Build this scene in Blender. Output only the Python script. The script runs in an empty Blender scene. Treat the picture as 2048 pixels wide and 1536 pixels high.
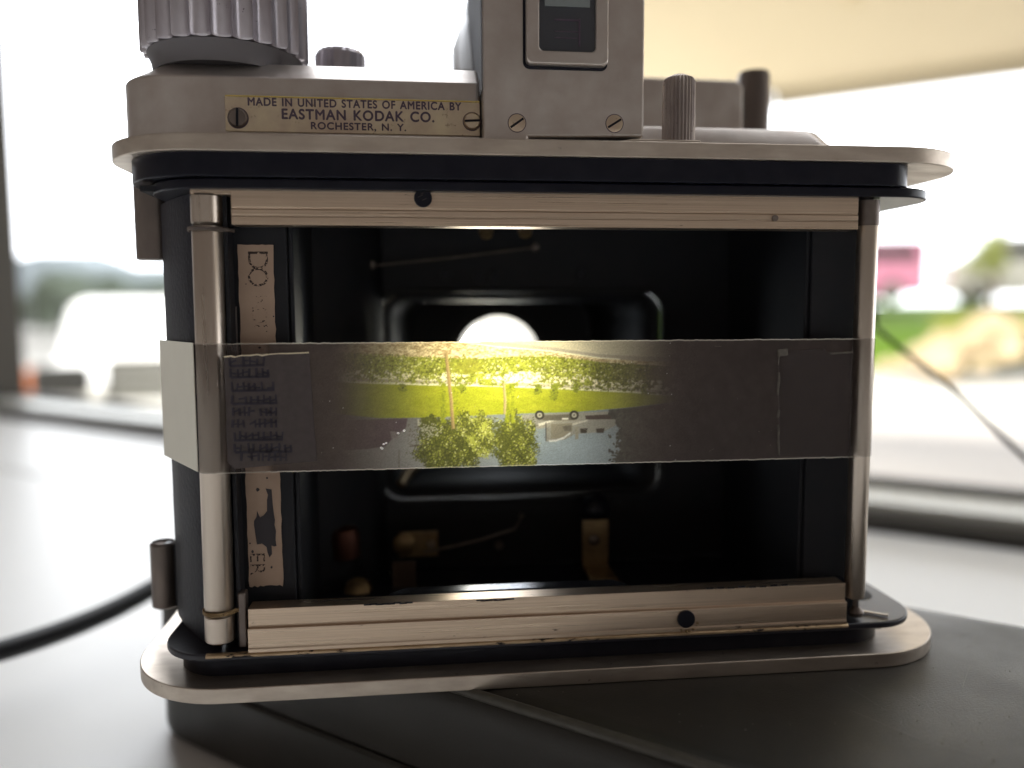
import bpy, bmesh, math, random
import numpy as np
from mathutils import Vector, Matrix
random.seed(7)
R = math.radians
scene = bpy.context.scene
C = scene.collection

# ------------------------------------------------------------------ camera
EYE = Vector((-0.0226649, -0.1249696, 0.0615182))
RIGHT = Vector((0.9939122, -0.1101174, -0.0035775))
UP = Vector((0.0135575, 0.0900159, 0.995848))
FWD = Vector((0.1093382, 0.9898340, -0.0909608))
FPX = 1598.1
cam_d = bpy.data.cameras.new('main_camera')
cam = bpy.data.objects.new('main_camera', cam_d)
C.objects.link(cam)
M = Matrix((RIGHT, UP, -FWD)).transposed().to_4x4()
M.translation = EYE
cam.matrix_world = M
cam_d.sensor_width = 36.0
cam_d.lens = 36.0 * FPX / 2048
cam_d.clip_start = 0.01
cam_d.clip_end = 500
cam_d.dof.use_dof = True
cam_d.dof.focus_distance = 0.1295
cam_d.dof.aperture_fstop = 7.0
scene.camera = cam

# ------------------------------------------------------------------ world: bright daylight beyond the window, dim warm room behind
W = bpy.data.worlds.new('World')
scene.world = W
W.use_nodes = True
nt = W.node_tree
nt.nodes.clear()
wo = nt.nodes.new('ShaderNodeOutputWorld')
bg = nt.nodes.new('ShaderNodeBackground')
tc = nt.nodes.new('ShaderNodeTexCoord')
dp = nt.nodes.new('ShaderNodeVectorMath'); dp.operation = 'DOT_PRODUCT'
dp.inputs[1].default_value = (0.616, 0.788, 0.0)
mr = nt.nodes.new('ShaderNodeMapRange'); mr.interpolation_type = 'SMOOTHSTEP'
mr.inputs['From Min'].default_value = 0.10
mr.inputs['From Max'].default_value = 0.43
mx = nt.nodes.new('ShaderNodeMix'); mx.data_type = 'RGBA'
mx.inputs[6].default_value = (0.158, 0.133, 0.117, 1)
mx.inputs[7].default_value = (4.5, 4.65, 4.85, 1)
nt.links.new(tc.outputs['Generated'], dp.inputs[0])
nt.links.new(dp.outputs['Value'], mr.inputs['Value'])
nt.links.new(mr.outputs['Result'], mx.inputs[0])
nt.links.new(mx.outputs[2], bg.inputs['Color'])
bg.inputs['Strength'].default_value = 1.0
nt.links.new(bg.outputs[0], wo.inputs[0])

def lamp(name, kind, loc, direction, energy, color, **kw):
    ld = bpy.data.lights.new(name, kind)
    ld.energy = energy; ld.color = color
    for k, v in kw.items(): setattr(ld, k, v)
    lo = bpy.data.objects.new(name, ld); C.objects.link(lo)
    lo.location = loc
    lo.rotation_euler = Vector(direction).to_track_quat('-Z', 'Y').to_euler()
    return lo
# added unseen lamp, brightens the window-facing sides of things outside (high up, aimed outwards)
lamp('outdoor_fill_lamp', 'AREA', (1.6, 2.1, 4.2), (0.6, 0.77, -0.22), 6000, (1, 0.97, 0.9), shape='RECTANGLE', size=8, size_y=3)
def ray(px, py): return FWD + RIGHT * ((px - 1024) / FPX) - UP * ((py - 768) / FPX)
def aty(px, py, y):
    d = ray(px, py); return EYE + d * ((y - EYE.y) / d.y)
def atz(px, py, z):
    d = ray(px, py); return EYE + d * ((z - EYE.z) / d.z)
LENS = Vector((-0.0028, 0.0876, 0.0490))
# lamps added at the lens for the daylight it throws on tape and chamber
lamp('lens_fill_lamp', 'AREA', (-0.0028, 0.0876, 0.0490), aty(985, 765, .0022) - LENS, 0.0036, (1.0, 0.94, 0.74), shape='DISK', size=0.020, spread=R(38))
lamp('lens_core_fill_lamp', 'AREA', (-0.0028, 0.0875, 0.0490), aty(990, 718, .0022) - LENS, 0.0022, (1.0, 0.90, 0.56), shape='DISK', size=0.008, spread=R(21))
lamp('lens_wide_fill_lamp', 'AREA', (-0.0028, 0.0874, 0.0490), (0.0, -1, -0.1), 0.0018, (0.85, 0.93, 1.0), shape='DISK', size=0.018, spread=R(125))

scene.view_settings.view_transform = 'Standard'
scene.view_settings.look = 'None'
scene.view_settings.exposure = 0.0
scene.view_settings.gamma = 1.0
scene.render.engine = 'CYCLES'
scene.cycles.max_bounces = 8
scene.cycles.transparent_max_bounces = 12

# ------------------------------------------------------------------ helpers
def mm(v): return tuple(a * .001 for a in v)

def nodes(m):
    m.use_nodes = True
    return m.node_tree, m.node_tree.nodes['Principled BSDF']
def noise_node(t, scale, detail=4, stretch=(1, 1, 1), rough=.55):
    n = t.nodes.new('ShaderNodeTexNoise'); c = t.nodes.new('ShaderNodeTexCoord'); mp = t.nodes.new('ShaderNodeMapping')
    n.inputs['Scale'].default_value = scale; n.inputs['Detail'].default_value = detail; n.inputs['Roughness'].default_value = rough
    mp.inputs['Scale'].default_value = stretch
    t.links.new(c.outputs['Object'], mp.inputs[0]); t.links.new(mp.outputs[0], n.inputs['Vector'])
    return n
def mat(name, col, rough=.5, metal=0, var=None, bump=None, spec=None, coat=0, roughvar=None, stains=None):
    """var=(scale, stretch, amount, colour2)  bump=(scale, stretch, strength, distance)  stains=(scale, stretch, lo, hi, colour)"""
    m = bpy.data.materials.new(name); t, p = nodes(m)
    p.inputs['Base Color'].default_value = (*col, 1); p.inputs['Roughness'].default_value = rough; p.inputs['Metallic'].default_value = metal
    if spec is not None: p.inputs['Specular IOR Level'].default_value = spec
    p.inputs['Coat Weight'].default_value = coat
    last = None
    if var:
        n = noise_node(t, var[0], 6, var[1]); k = t.nodes.new('ShaderNodeMapRange')
        k.inputs['From Min'].default_value = .3; k.inputs['From Max'].default_value = .7; k.inputs['To Max'].default_value = var[2]
        x = t.nodes.new('ShaderNodeMix'); x.data_type = 'RGBA'; x.inputs[6].default_value = (*col, 1); x.inputs[7].default_value = (*var[3], 1)
        t.links.new(n.outputs[0], k.inputs[0]); t.links.new(k.outputs[0], x.inputs[0]); t.links.new(x.outputs[2], p.inputs['Base Color']); last = x
    if stains:
        n = noise_node(t, stains[0], 8, stains[1], .65); k = t.nodes.new('ShaderNodeMapRange')
        k.inputs['From Min'].default_value = stains[2]; k.inputs['From Max'].default_value = stains[3]
        x = t.nodes.new('ShaderNodeMix'); x.data_type = 'RGBA'; x.inputs[6].default_value = (*col, 1); x.inputs[7].default_value = (*stains[4], 1)
        if last: t.links.new(last.outputs[2], x.inputs[6])
        t.links.new(n.outputs[0], k.inputs[0]); t.links.new(k.outputs[0], x.inputs[0]); t.links.new(x.outputs[2], p.inputs['Base Color'])
    if roughvar:
        n = noise_node(t, roughvar[0], 5, roughvar[1]); k = t.nodes.new('ShaderNodeMapRange')
        k.inputs['From Min'].default_value = .3; k.inputs['From Max'].default_value = .7
        k.inputs['To Min'].default_value = roughvar[2]; k.inputs['To Max'].default_value = roughvar[3]
        t.links.new(n.outputs[0], k.inputs[0]); t.links.new(k.outputs[0], p.inputs['Roughness'])
    if bump:
        n = noise_node(t, bump[0], 6, bump[1]); b = t.nodes.new('ShaderNodeBump')
        b.inputs['Strength'].default_value = bump[2]; b.inputs['Distance'].default_value = bump[3]
        t.links.new(n.outputs[0], b.inputs['Height']); t.links.new(b.outputs[0], p.inputs['Normal'])
    return m

SATIN = mat('satin_chrome', (.60, .555, .515), .42, .85, var=(260, (1, 1, 1), .5, (.45, .37, .33)), bump=(2600, (1, 1, 1), .12, .00006), roughvar=(120, (1, 1, 1), .28, .42))
BRUSH = mat('machined_aluminium', (.68, .54, .41), .38, .92, var=(1500, (.025, 1, 6), .6, (.40, .30, .22)), stains=(1000, (.35, 1, 1.4), .66, .73, (.11, .08, .06)), bump=(2600, (.015, 1, 3), .5, .00003), roughvar=(700, (.03, 1, 4), .24, .44))
PLATE = mat('brushed_flange', (.60, .53, .45), .42, .9, var=(500, (.3, 1, 1), .6, (.38, .31, .26)), stains=(420, (1, 1, 1), .66, .74, (.16, .12, .10)), bump=(2200, (.2, .6, 1), .35, .00005), roughvar=(260, (.4, 1, 1), .30, .48))
STEEL = mat('roller_steel', (.60, .53, .45), .3, .95, var=(500, (1, 1, .03), .5, (.48, .39, .33)), bump=(3500, (1, 1, .02), .25, .00002), roughvar=(900, (1, 1, .03), .26, .36))
KNURL = mat('knurled_metal', (.42, .37, .34), .45, .85, var=(500, (1, 1, .3), .7, (.22, .18, .18)), stains=(900, (1, 1, 1), .62, .68, (.05, .04, .04)), bump=(2500, (1, 1, 1), .2, .00005))
KNOBM = mat('weathered_knob_metal', (.50, .47, .50), .34, .85, var=(450, (1, 1, .3), .6, (.34, .30, .33)), stains=(900, (1, 1, 1), .66, .71, (.04, .03, .04)), bump=(2500, (1, 1, 1), .2, .00005))
NAMEP = mat('aged_nameplate', (.70, .60, .42), .42, .8, var=(240, (1, 1, 1), .9, (.50, .38, .30)), stains=(700, (1, 1, 1), .63, .72, (.25, .17, .12)), roughvar=(200, (1, 1, 1), .3, .5))
BRASS = mat('aged_brass', (.36, .26, .13), .45, .8, var=(500, (1, 1, 1), .8, (.20, .13, .08)), stains=(1200, (1, 1, 1), .6, .7, (.06, .04, .03)))
COPPER = mat('dull_copper', (.12, .05, .035), .5, .8)
BLACK = mat('black_enamel', (.004, .0048, .011), .30, 0, spec=.22, var=(300, (1, 1, 1), .6, (.016, .016, .022)), stains=(600, (1, 1, 1), .70, .76, (.07, .065, .06)), bump=(1500, (1, 1, 1), .1, .00005))
MATTEB = mat('matt_black_interior', (.008, .0095, .013), .62, 0, var=(200, (1, 1, 1), .8, (.014, .013, .016)), bump=(3000, (1, 1, 1), .3, .0001), spec=.3)
LEATHER = mat('black_leatherette', (.007, .0065, .013), .5, 0, spec=.25, bump=(1200, (1, 1, 1), .6, .0002))
WORN = mat('worn_black_paint_edge', (.012, .012, .02), .35, 0, stains=(900, (.5, 1, 1), .64, .70, (.20, .155, .10)), bump=(1800, (.3, 1, 1), .3, .00008))
INK = mat('dark_ink', (.048, .026, .055), .6, var=(2500, (1, 1, 1), .9, (.10, .07, .09)))
GLASSD = mat('dark_eyepiece_glass', (.035, .04, .05), .12, 0, coat=.3, var=(120, (1, 1, 1), .6, (.055, .055, .06)))
GUNMET = mat('gun_metal', (.20, .165, .145), .45, .8, var=(300, (1, 1, .3), .6, (.09, .075, .07)))
GREYP = mat('grey_paint', (.28, .26, .235), .5, .2)

class MB:
    """collects shapes, then links them as one mesh object"""
    def __init__(s): s.bm = bmesh.new()
    def box(s, x0, x1, y0, y1, z0, z1, rot=None):
        r = bmesh.ops.create_cube(s.bm, size=1)
        bmesh.ops.scale(s.bm, vec=(x1 - x0, y1 - y0, z1 - z0), verts=r['verts'])
        if rot: bmesh.ops.rotate(s.bm, cent=(0, 0, 0), matrix=rot, verts=r['verts'])
        bmesh.ops.translate(s.bm, vec=((x0 + x1) / 2, (y0 + y1) / 2, (z0 + z1) / 2), verts=r['verts']); return s
    def rings(s, rings, close=True, caps=True):
        """rings: list of lists of 3D points, same count"""
        vr = [[s.bm.verts.new(p) for p in r] for r in rings]
        n = len(vr[0])
        for a, b in zip(vr, vr[1:]):
            for i in range(n if close else n - 1):
                j = (i + 1) % n
                s.bm.faces.new((a[i], a[j], b[j], b[i]))
        if caps:
            s.bm.faces.new(list(reversed(vr[0]))); s.bm.faces.new(vr[-1])
        return s
    def prism(s, pts, a, b, axis='z'):
        f = {'z': lambda p, t: (p[0], p[1], t), 'y': lambda p, t: (p[0], t, p[1]), 'x': lambda p, t: (t, p[0], p[1])}[axis]
        return s.rings([[f(p, a) for p in pts], [f(p, b) for p in pts]])
    def lathe(s, prof, origin, axis=(0, 0, 1), seg=64, flute=None):
        """prof: (radius, height) pairs; flute(angle)->radius factor"""
        q = Vector(axis).normalized().to_track_quat('Z', 'Y'); o = Vector(origin)
        rr = []
        for pr in prof:
            r_, h = pr[0], pr[1]; fl = flute if (len(pr) > 2 and pr[2]) else None
            rr.append([o + q @ Vector((r_ * (fl(2 * math.pi * i / seg) if fl else 1) * math.cos(2 * math.pi * i / seg), r_ * (fl(2 * math.pi * i / seg) if fl else 1) * math.sin(2 * math.pi * i / seg), h)) for i in range(seg)])
        return s.rings(rr)
    def tube(s, path, r, seg=12):
        path = [Vector(p) for p in path]; rr = []
        up = Vector((0, 0, 1))
        for i, p in enumerate(path):
            t = (path[min(i + 1, len(path) - 1)] - path[max(i - 1, 0)]).normalized()
            u = up if abs(t.dot(up)) < .95 else Vector((0, 1, 0))
            a = t.cross(u).normalized(); b = a.cross(t)
            rad = r(i / (len(path) - 1)) if callable(r) else r
            rr.append([p + a * rad * math.cos(2 * math.pi * k / seg) + b * rad * math.sin(2 * math.pi * k / seg) for k in range(seg)])
        return s.rings(rr)
    def build(s, name, m, parent=None, bevel=0, seg=2, angle=40, smooth=True, tag=None):
        bmesh.ops.recalc_face_normals(s.bm, faces=s.bm.faces)
        me = bpy.data.meshes.new(name); s.bm.to_mesh(me); s.bm.free()
        if m: me.materials.append(m)
        if smooth:
            me.shade_smooth(); me.set_sharp_from_angle(angle=R(angle))
        o = bpy.data.objects.new(name, me); C.objects.link(o)
        if bevel:
            b = o.modifiers.new('bevel', 'BEVEL'); b.width = bevel; b.segments = seg; b.limit_method = 'ANGLE'; b.angle_limit = R(35); b.harden_normals = smooth
        if parent: o.parent = parent
        return o
def tag(o, label=None, cat=None, group=None, kind=None):
    if label: o['label'] = label
    if cat: o['category'] = cat
    if group: o['group'] = group
    if kind: o['kind'] = kind
    return o
def empty(name, loc=(0, 0, 0)):
    o = bpy.data.objects.new(name, None); C.objects.link(o); o.location = loc; o.empty_display_size = .01
    return o
def root_at(o, loc):
    """shift a root Empty to its real base, children keep their world place"""
    o.location = loc
    for ch in o.children: ch.location = Vector(ch.location) - Vector(loc)
def rrect(x0, x1, y0, y1, r, n=10):
    rs = r if isinstance(r, (tuple, list)) else (r,) * 4      # corners: x0y0, x1y0, x1y1, x0y1
    out = []
    for (cx, cy, a0), q in zip(((x0, y0, 180), (x1, y0, 270), (x1, y1, 0), (x0, y1, 90)), rs):
        sx = 1 if cx == x0 else -1; sy = 1 if cy == y0 else -1
        for k in range(n + 1):
            a = R(a0 + 90 * k / n)
            out.append((cx + sx * q + q * math.cos(a), cy + sy * q + q * math.sin(a)))
    return out
def text_mesh(name, body, size, m, parent, mtx, extrude=.00002, align='CENTER', sx=1, offset=0, spacing=1.0):
    cu = bpy.data.curves.new(name, 'FONT'); cu.body = body; cu.size = size; cu.align_x = align; cu.extrude = extrude; cu.offset = offset; cu.space_character = spacing
    cu.space_word = 1.3
    o = bpy.data.objects.new(name + '_tmp', cu); C.objects.link(o)
    bpy.context.view_layer.update()
    dg = bpy.context.evaluated_depsgraph_get()
    me = bpy.data.meshes.new_from_object(o.evaluated_get(dg)); C.objects.unlink(o); bpy.data.objects.remove(o)
    me.transform(Matrix.Diagonal((sx, 1, 1, 1))); me.transform(mtx); me.name = name
    me.materials.clear(); me.materials.append(m)
    ob = bpy.data.objects.new(name, me); C.objects.link(ob); ob.parent = parent
    return ob
def facing_text_matrix(loc, roll=0):       # text lying in the XZ plane, read from -Y
    return Matrix.Translation(loc) @ Matrix.Rotation(R(roll), 4, 'Y') @ Matrix.Rotation(R(90), 4, 'X')

# ================================================================== SETTING
NX, NY = .616, .788                # horizontal direction out of the window
DX, DY = .788, -.616               # along the window, to the right
def wp(n, d, z): return Vector((NX * n + DX * d, NY * n + DY * d, z))
TZ = -.033
TABLE = mat('white_laminate', (.79, .79, .775), .38, 0, var=(9, (1, 1, 1), .5, (.75, .75, .735)), stains=(300, (1, 1, 1), .76, .79, (.35, .33, .3)), bump=(900, (1, 1, 1), .05, .0002))
def slab(name, n0, n1, d0, d1, z0, z1, m, bevel=.001, parent=None):
    b = MB(); b.prism([tuple(wp(n0, d0, 0)[:2]), tuple(wp(n0, d1, 0)[:2]), tuple(wp(n1, d1, 0)[:2]), tuple(wp(n1, d0, 0)[:2])], z0, z1)
    return b.build(name, m, parent, bevel=bevel)
tag(slab('countertop', -1.2, .1325, -1.8, 1.2, TZ - .04, TZ, TABLE, .0015), kind='structure')
tag(slab('window_sill', .1337, .2545, -1.8, 1.2, TZ - .04, TZ, TABLE, .0012), kind='structure')

_c = (atz(36, 835, TZ)); JD = (_c.x * DX + _c.y * DY) * .318 / .2546 + .085
ALU = mat('pale_frame_metal', (.50, .50, .46), .4, .3)
GASK = mat('dark_gasket', (.055, .05, .042), .6)
JAMB = mat('dark_bronze_frame', (.07, .062, .05), .5, .2)
PANE = bpy.data.materials.new('clear_pane'); t, p = nodes(PANE)
t.nodes.remove(p); tr = t.nodes.new('ShaderNodeBsdfTransparent'); gl = t.nodes.new('ShaderNodeBsdfGlossy'); gl.inputs['Roughness'].default_value = .02
ms = t.nodes.new('ShaderNodeMixShader'); ms.inputs[0].default_value = .03
t.links.new(tr.outputs[0], ms.inputs[1]); t.links.new(gl.outputs[0], ms.inputs[2]); t.links.new(ms.outputs[0], t.nodes['Material Output'].inputs[0])
win = empty('window', wp(.27, 0, TZ))
tag(win, 'large fixed window pane in a dark bronze frame behind the counter', 'window')
slab('gasket', .2548, .262, -1.8, 1.2, TZ - .002, TZ + .0055, GASK, .001, win)
slab('bottom_rail', .2625, .300, -1.8, 1.2, TZ - .002, TZ + .0105, ALU, .001, win)
slab('outer_rail', .3005, .315, -1.8, 1.2, TZ - .03, TZ + .013, GASK, .001, win)
slab('glass_pane', .279, .283, -.70, 1.2, TZ + .0107, 1.0, PANE, 0, win)
slab('jamb', .245, .318, -1.1, JD, TZ - .003, 1.0, JAMB, .002, win)
for ch in win.children: ch.location = -win.location

# ground outside; sun and shade painted as a pale and a darker concrete
PAVE = mat('sunlit_concrete', (.52, .50, .45), .9, var=(.8, (1, 1, 1), .6, (.44, .42, .38)))
PATIO = mat('shaded_patio_concrete', (.40, .365, .33), .9, var=(.9, (1, 1, 1), .7, (.34, .32, .30)), bump=(30, (1, 1, 1), .2, .01))
b = MB(); b.prism([(-90, -20), (90, -20), (90, 160), (-90, 160)], -1.3, -1.0)
tag(b.build('pavement', PAVE, smooth=False), kind='structure')
b = MB(); b.prism([tuple(wp(.4, -.2, 0)[:2]), tuple(wp(.4, 14, 0)[:2]), (11.6, -.8), (5.46, 6.6), (4.6, 7.64), (2.2, 9.6), (.8, 3.0)], -1.02, -.992)
tag(b.build('patio', PATIO, smooth=False), kind='structure')
GRASS = mat('lawn_green', (.13, .24, .012), .95, var=(3, (1, 1, 1), .7, (.09, .17, .01)), bump=(60, (1, 1, 1), .5, .03))
# raised lawn bank and the car park behind it
bk = MB(); P0 = [(-2, 19), (26, 12.5)]; P1 = [(-2, 27), (33, 20)]; P2 = [(-2, 34), (40, 27)]
rows = [[(-3, 15.5, -.995), (3, 15.2, -.995), (6.5, 14, -.995), (9.0, 12, -.995)], [(-4, 22, -.25), (4, 21, -.25), (10.5, 19, -.25), (16, 15, -.25)], [(-5, 30, .22), (5, 28, .22), (14.5, 25, .22), (23, 19.5, .22)]]
vr = [[bk.bm.verts.new(p) for p in r] for r in rows]
for a, c_ in zip(vr, vr[1:]):
    for i in range(3): bk.bm.faces.new((a[i], a[i + 1], c_[i + 1], c_[i]))
o = bk.build('lawn', GRASS); o.modifiers.new('thick', 'SOLIDIFY').thickness = .05
tag(o, kind='structure')
ASPH = mat('pale_asphalt', (.22, .215, .21), .9, var=(1, (1, 1, 1), .5, (.18, .18, .175)))
b = MB(); b.prism([(-5, 30.05), (5, 28.05), (14.5, 25.05), (23, 19.55), (90, 10), (90, 110), (-5, 110)], .1, .24)
tag(b.build('car_park', ASPH, smooth=False), kind='structure')
HILL = mat('hazed_wooded_hill', (.42, .47, .50), .95, var=(.15, (1, 1, 1), .8, (.30, .37, .36)))  # distance haze painted into the hill colour
# hills: uneven ridge to the left
rg = []
for ring in range(3):
    row = []
    for i in range(41):
        a = -60 + 70 * i / 40
        h = 5.2 + .8 * math.sin(i * .55) + .4 * math.sin(i * 1.7 + 1)
        row.append((a, 62 + ring * 14 + (i - 20) * .1, (-1, h * .85, h * 1.02)[ring]))
    rg.append(row)
hb = MB(); hv = [[hb.bm.verts.new(p) for p in r] for r in rg]
for a, c_ in zip(hv, hv[1:]):
    for i in range(40): hb.bm.faces.new((a[i], a[i + 1], c_[i + 1], c_[i]))
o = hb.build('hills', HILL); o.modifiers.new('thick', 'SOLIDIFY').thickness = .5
tag(o, kind='structure')

# canopy over the outside patio
CREAM = mat('cream_soffit', (.80, .70, .50), .8, var=(2, (1, 1, 1), .4, (.76, .66, .47)))
CPOST = mat('brown_post', (.14, .12, .09), .6)
can = empty('canopy', (2.31, 5.17, -1.0)); tag(can, 'cream patio canopy with a brown corner post outside the window', 'canopy')
b = MB(); b.prism([(2.31, 5.17), (1.03, 5.42), (.66, 3.5), (.30, 1.45), (wp(.9, 0, 0).x, wp(.9, 0, 0).y), tuple(wp(.9, 9, 0)[:2]), tuple(wp(5.48, 9, 0)[:2])], 1.5, 1.62)
b.build('soffit', CREAM, can)
b = MB(); b.box(1.62, 1.70, .0, 3.5, 1.42, 1.498, Matrix.Rotation(R(-10), 3, 'Z')); b.box(3.3, 3.4, .0, 4.0, 1.42, 1.498, Matrix.Rotation(R(-38), 3, 'Z'))
b.build('beam', CREAM, can)
b = MB(); pa = Vector((2.31, 5.17, 0)); q0 = pa + wp(-.06, .03, 0)
b.prism([tuple((q0 + wp(.02, .0, 0))[:2]), tuple((q0 + wp(.02, 7.6, 0))[:2]), tuple((q0 + wp(.06, 7.6, 0))[:2]), tuple((q0 + wp(.06, 0, 0))[:2])], 1.40, 1.499)
b.build('fascia_board', mat('fascia_paint', (.62, .57, .45), .7), can)
b = MB(); b.box(2.20, 2.275, 5.08, 5.155, -.99, 1.498); b.build('post', CPOST, can, bevel=.004)
for ch in can.children: ch.location = -can.location

# ------------------------------------------------------------------ vehicles and planting outside
VWHITE = mat('white_vehicle_paint', (.80, .79, .75), .3, coat=.5)
TYRE = mat('tyre_rubber', (.03, .03, .03), .8); SKYGLASS = mat('windscreen_sky_reflection', (.62, .64, .66), .2); WINDG = mat('vehicle_glass', (.05, .055, .06), .15)  # windscreen: sky reflection painted in as pale grey
CHROME = mat('grille_grey', (.02, .019, .016), .6); LAMPM = mat('headlamp_lens', (.04, .039, .036), .3); ORANGE = mat('orange_marker', (.75, .22, .07), .3)
PINK = mat('pink_vehicle_paint', (.82, .32, .50), .5)
def car_profile(L, H, kind):
    if kind == 'van': return [(0, .25), (0, .62 * H), (.10 * L, .66 * H), (.26 * L, H * .97), (.34 * L, H), (.98 * L, H), (L, H * .9), (L, .25)]
    if kind == 'pickup': return [(0, .35), (0, .60 * H), (.02 * L, .64 * H), (.27 * L, .70 * H), (.38 * L, H), (.64 * L, H), (.68 * L, .68 * H), (L, .68 * H), (L, .35)]
    return [(0, .25), (0, .52 * H), (.05 * L, .58 * H), (.22 * L, .64 * H), (.36 * L, H * .97), (.45 * L, H), (.80 * L, H * .98), (.97 * L, .64 * H), (L, .58 * H), (L, .25)]
def vehicle(name, label, cat, loc, yaw, L, Wd, H, kind, paint, group=None):
    """front at local x=0, body runs to +x, width along y, ground at z=0"""
    r_ = empty(name, loc); r_.rotation_euler.z = R(yaw); tag(r_, label, cat, group)
    b = MB(); b.prism(car_profile(L, H, kind), -Wd / 2, Wd / 2, 'y'); b.build('body', paint, r_, bevel=.07, seg=3)
    b = MB()
    pf = car_profile(L, H, kind)
    if kind == 'pickup': xa, xb, zb, zt = .30 * L, .63 * L, .72 * H, .95 * H; xs = (.38 * L, .62 * L)
    elif kind == 'van': xa, xb, zb, zt = .14 * L, .95 * L, .66 * H, .90 * H; xs = (.27 * L, .93 * L)
    else: xa, xb, zb, zt = .26 * L, .92 * L, .66 * H, .93 * H; xs = (.37 * L, .82 * L)
    for sy in (-1, 1):
        y = sy * Wd / 2
        b.prism([(xa, zb), (xs[0], zt), (xs[1], zt), (xb, zb)], y - .012, y + .012, 'y')
    b.build('window', WINDG, r_)
    (xw0, zw0), (xw1, zw1) = [(q[0], q[1]) for q in ((pf[3], pf[4]) if kind != 'van' else (pf[2], pf[3]))]
    d = Vector((zw1 - zw0, 0, -(xw1 - xw0))).normalized() * -.012
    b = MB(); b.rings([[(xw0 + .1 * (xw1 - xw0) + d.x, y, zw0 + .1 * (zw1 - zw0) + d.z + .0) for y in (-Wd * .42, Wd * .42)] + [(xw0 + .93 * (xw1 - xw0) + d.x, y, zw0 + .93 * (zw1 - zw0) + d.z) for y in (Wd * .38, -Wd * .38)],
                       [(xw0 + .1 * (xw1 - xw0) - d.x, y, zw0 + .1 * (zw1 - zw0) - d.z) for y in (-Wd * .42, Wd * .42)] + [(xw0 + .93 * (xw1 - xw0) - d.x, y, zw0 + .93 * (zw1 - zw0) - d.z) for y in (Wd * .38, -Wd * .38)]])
    b.build('windscreen', SKYGLASS, r_)
    for x in (.19 * L, .80 * L):
        for sy in (-1, 1):
            wr = .36 if kind == 'pickup' else .32
            b = MB(); b.lathe([(wr, -.11), (wr, .11)], (x, sy * (Wd / 2 - .10), wr), (0, 1, 0), 32); w = b.build('wheel', TYRE, r_, bevel=.03)
            b = MB(); b.lathe([(wr * .6, 0), (wr * .55, .02)], (x, sy * (Wd / 2 + .012), wr), (0, sy, 0), 24); b.build('rim', ALU, w)
    zf = {'pickup': .93, 'van': 1.0, 'sedan': .85}[kind]
    b = MB(); b.prism(rrect(-Wd * .26, Wd * .26, zf - .34, zf - .06, .05, 4), -.03, .02, 'x'); g = b.build('grille', CHROME, r_)
    b = MB()
    for k in range(4): b.box(-.045, -.031, -Wd * .25, Wd * .25, zf - .30 + k * .065, zf - .275 + k * .065)
    b.build('grille_bar', ALU, g)
    for sy in (-1, 1):
        b = MB(); b.prism(rrect(min(sy * Wd * .30, sy * Wd * .46), max(sy * Wd * .30, sy * Wd * .46), zf - .28, zf - .10, .05, 4), -.03, .03, 'x'); h = b.build('headlight', LAMPM, r_)
        b = MB(); b.box(-.034, .1, min(sy * Wd * .465, sy * Wd * .503), max(sy * Wd * .465, sy * Wd * .503), zf - .28, zf - .12); b.build('marker_lamp', ORANGE, h)
    b = MB(); b.box(-.09, .05, -Wd * .49, Wd * .49, .30, .30 + .22); b.build('bumper', paint, r_, bevel=.03)
    return r_
# close white car, facing the window on the left
g = atz(392, 770, -.40)
def at_dist(px, py, D):
    d = ray(px, py); return EYE + d * D
q = at_dist(390, 700, 5.0)
vehicle('parked_car', 'white car with a grey slatted grille parked nose towards the window', 'car', (q.x, q.y, -1.0), 103, 4.7, 1.95, 1.17, 'sedan', VWHITE)
q = at_dist(1822, 560, 23); vehicle('pink_van', 'pink van parked beyond the lawn', 'van', (q.x - 4.6 * math.cos(R(12)), q.y + 4.6 * math.sin(R(12)), .24), -12, 4.7, 1.9, 1.78, 'van', PINK)
q = at_dist(1880, 560, 24); vehicle('parked_car', 'white van with dark windows beyond the lawn, right of the pink one', 'van', (q.x, q.y, .24), -25, 4.6, 1.85, 1.9, 'van', VWHITE)
q = at_dist(2030, 560, 24); vehicle('parked_car', 'white saloon car standing at the far right edge of the car park', 'car', (q.x + 2.2, q.y - 1.6, .24), -25, 4.6, 1.85, 1.65, 'sedan', VWHITE)

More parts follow.
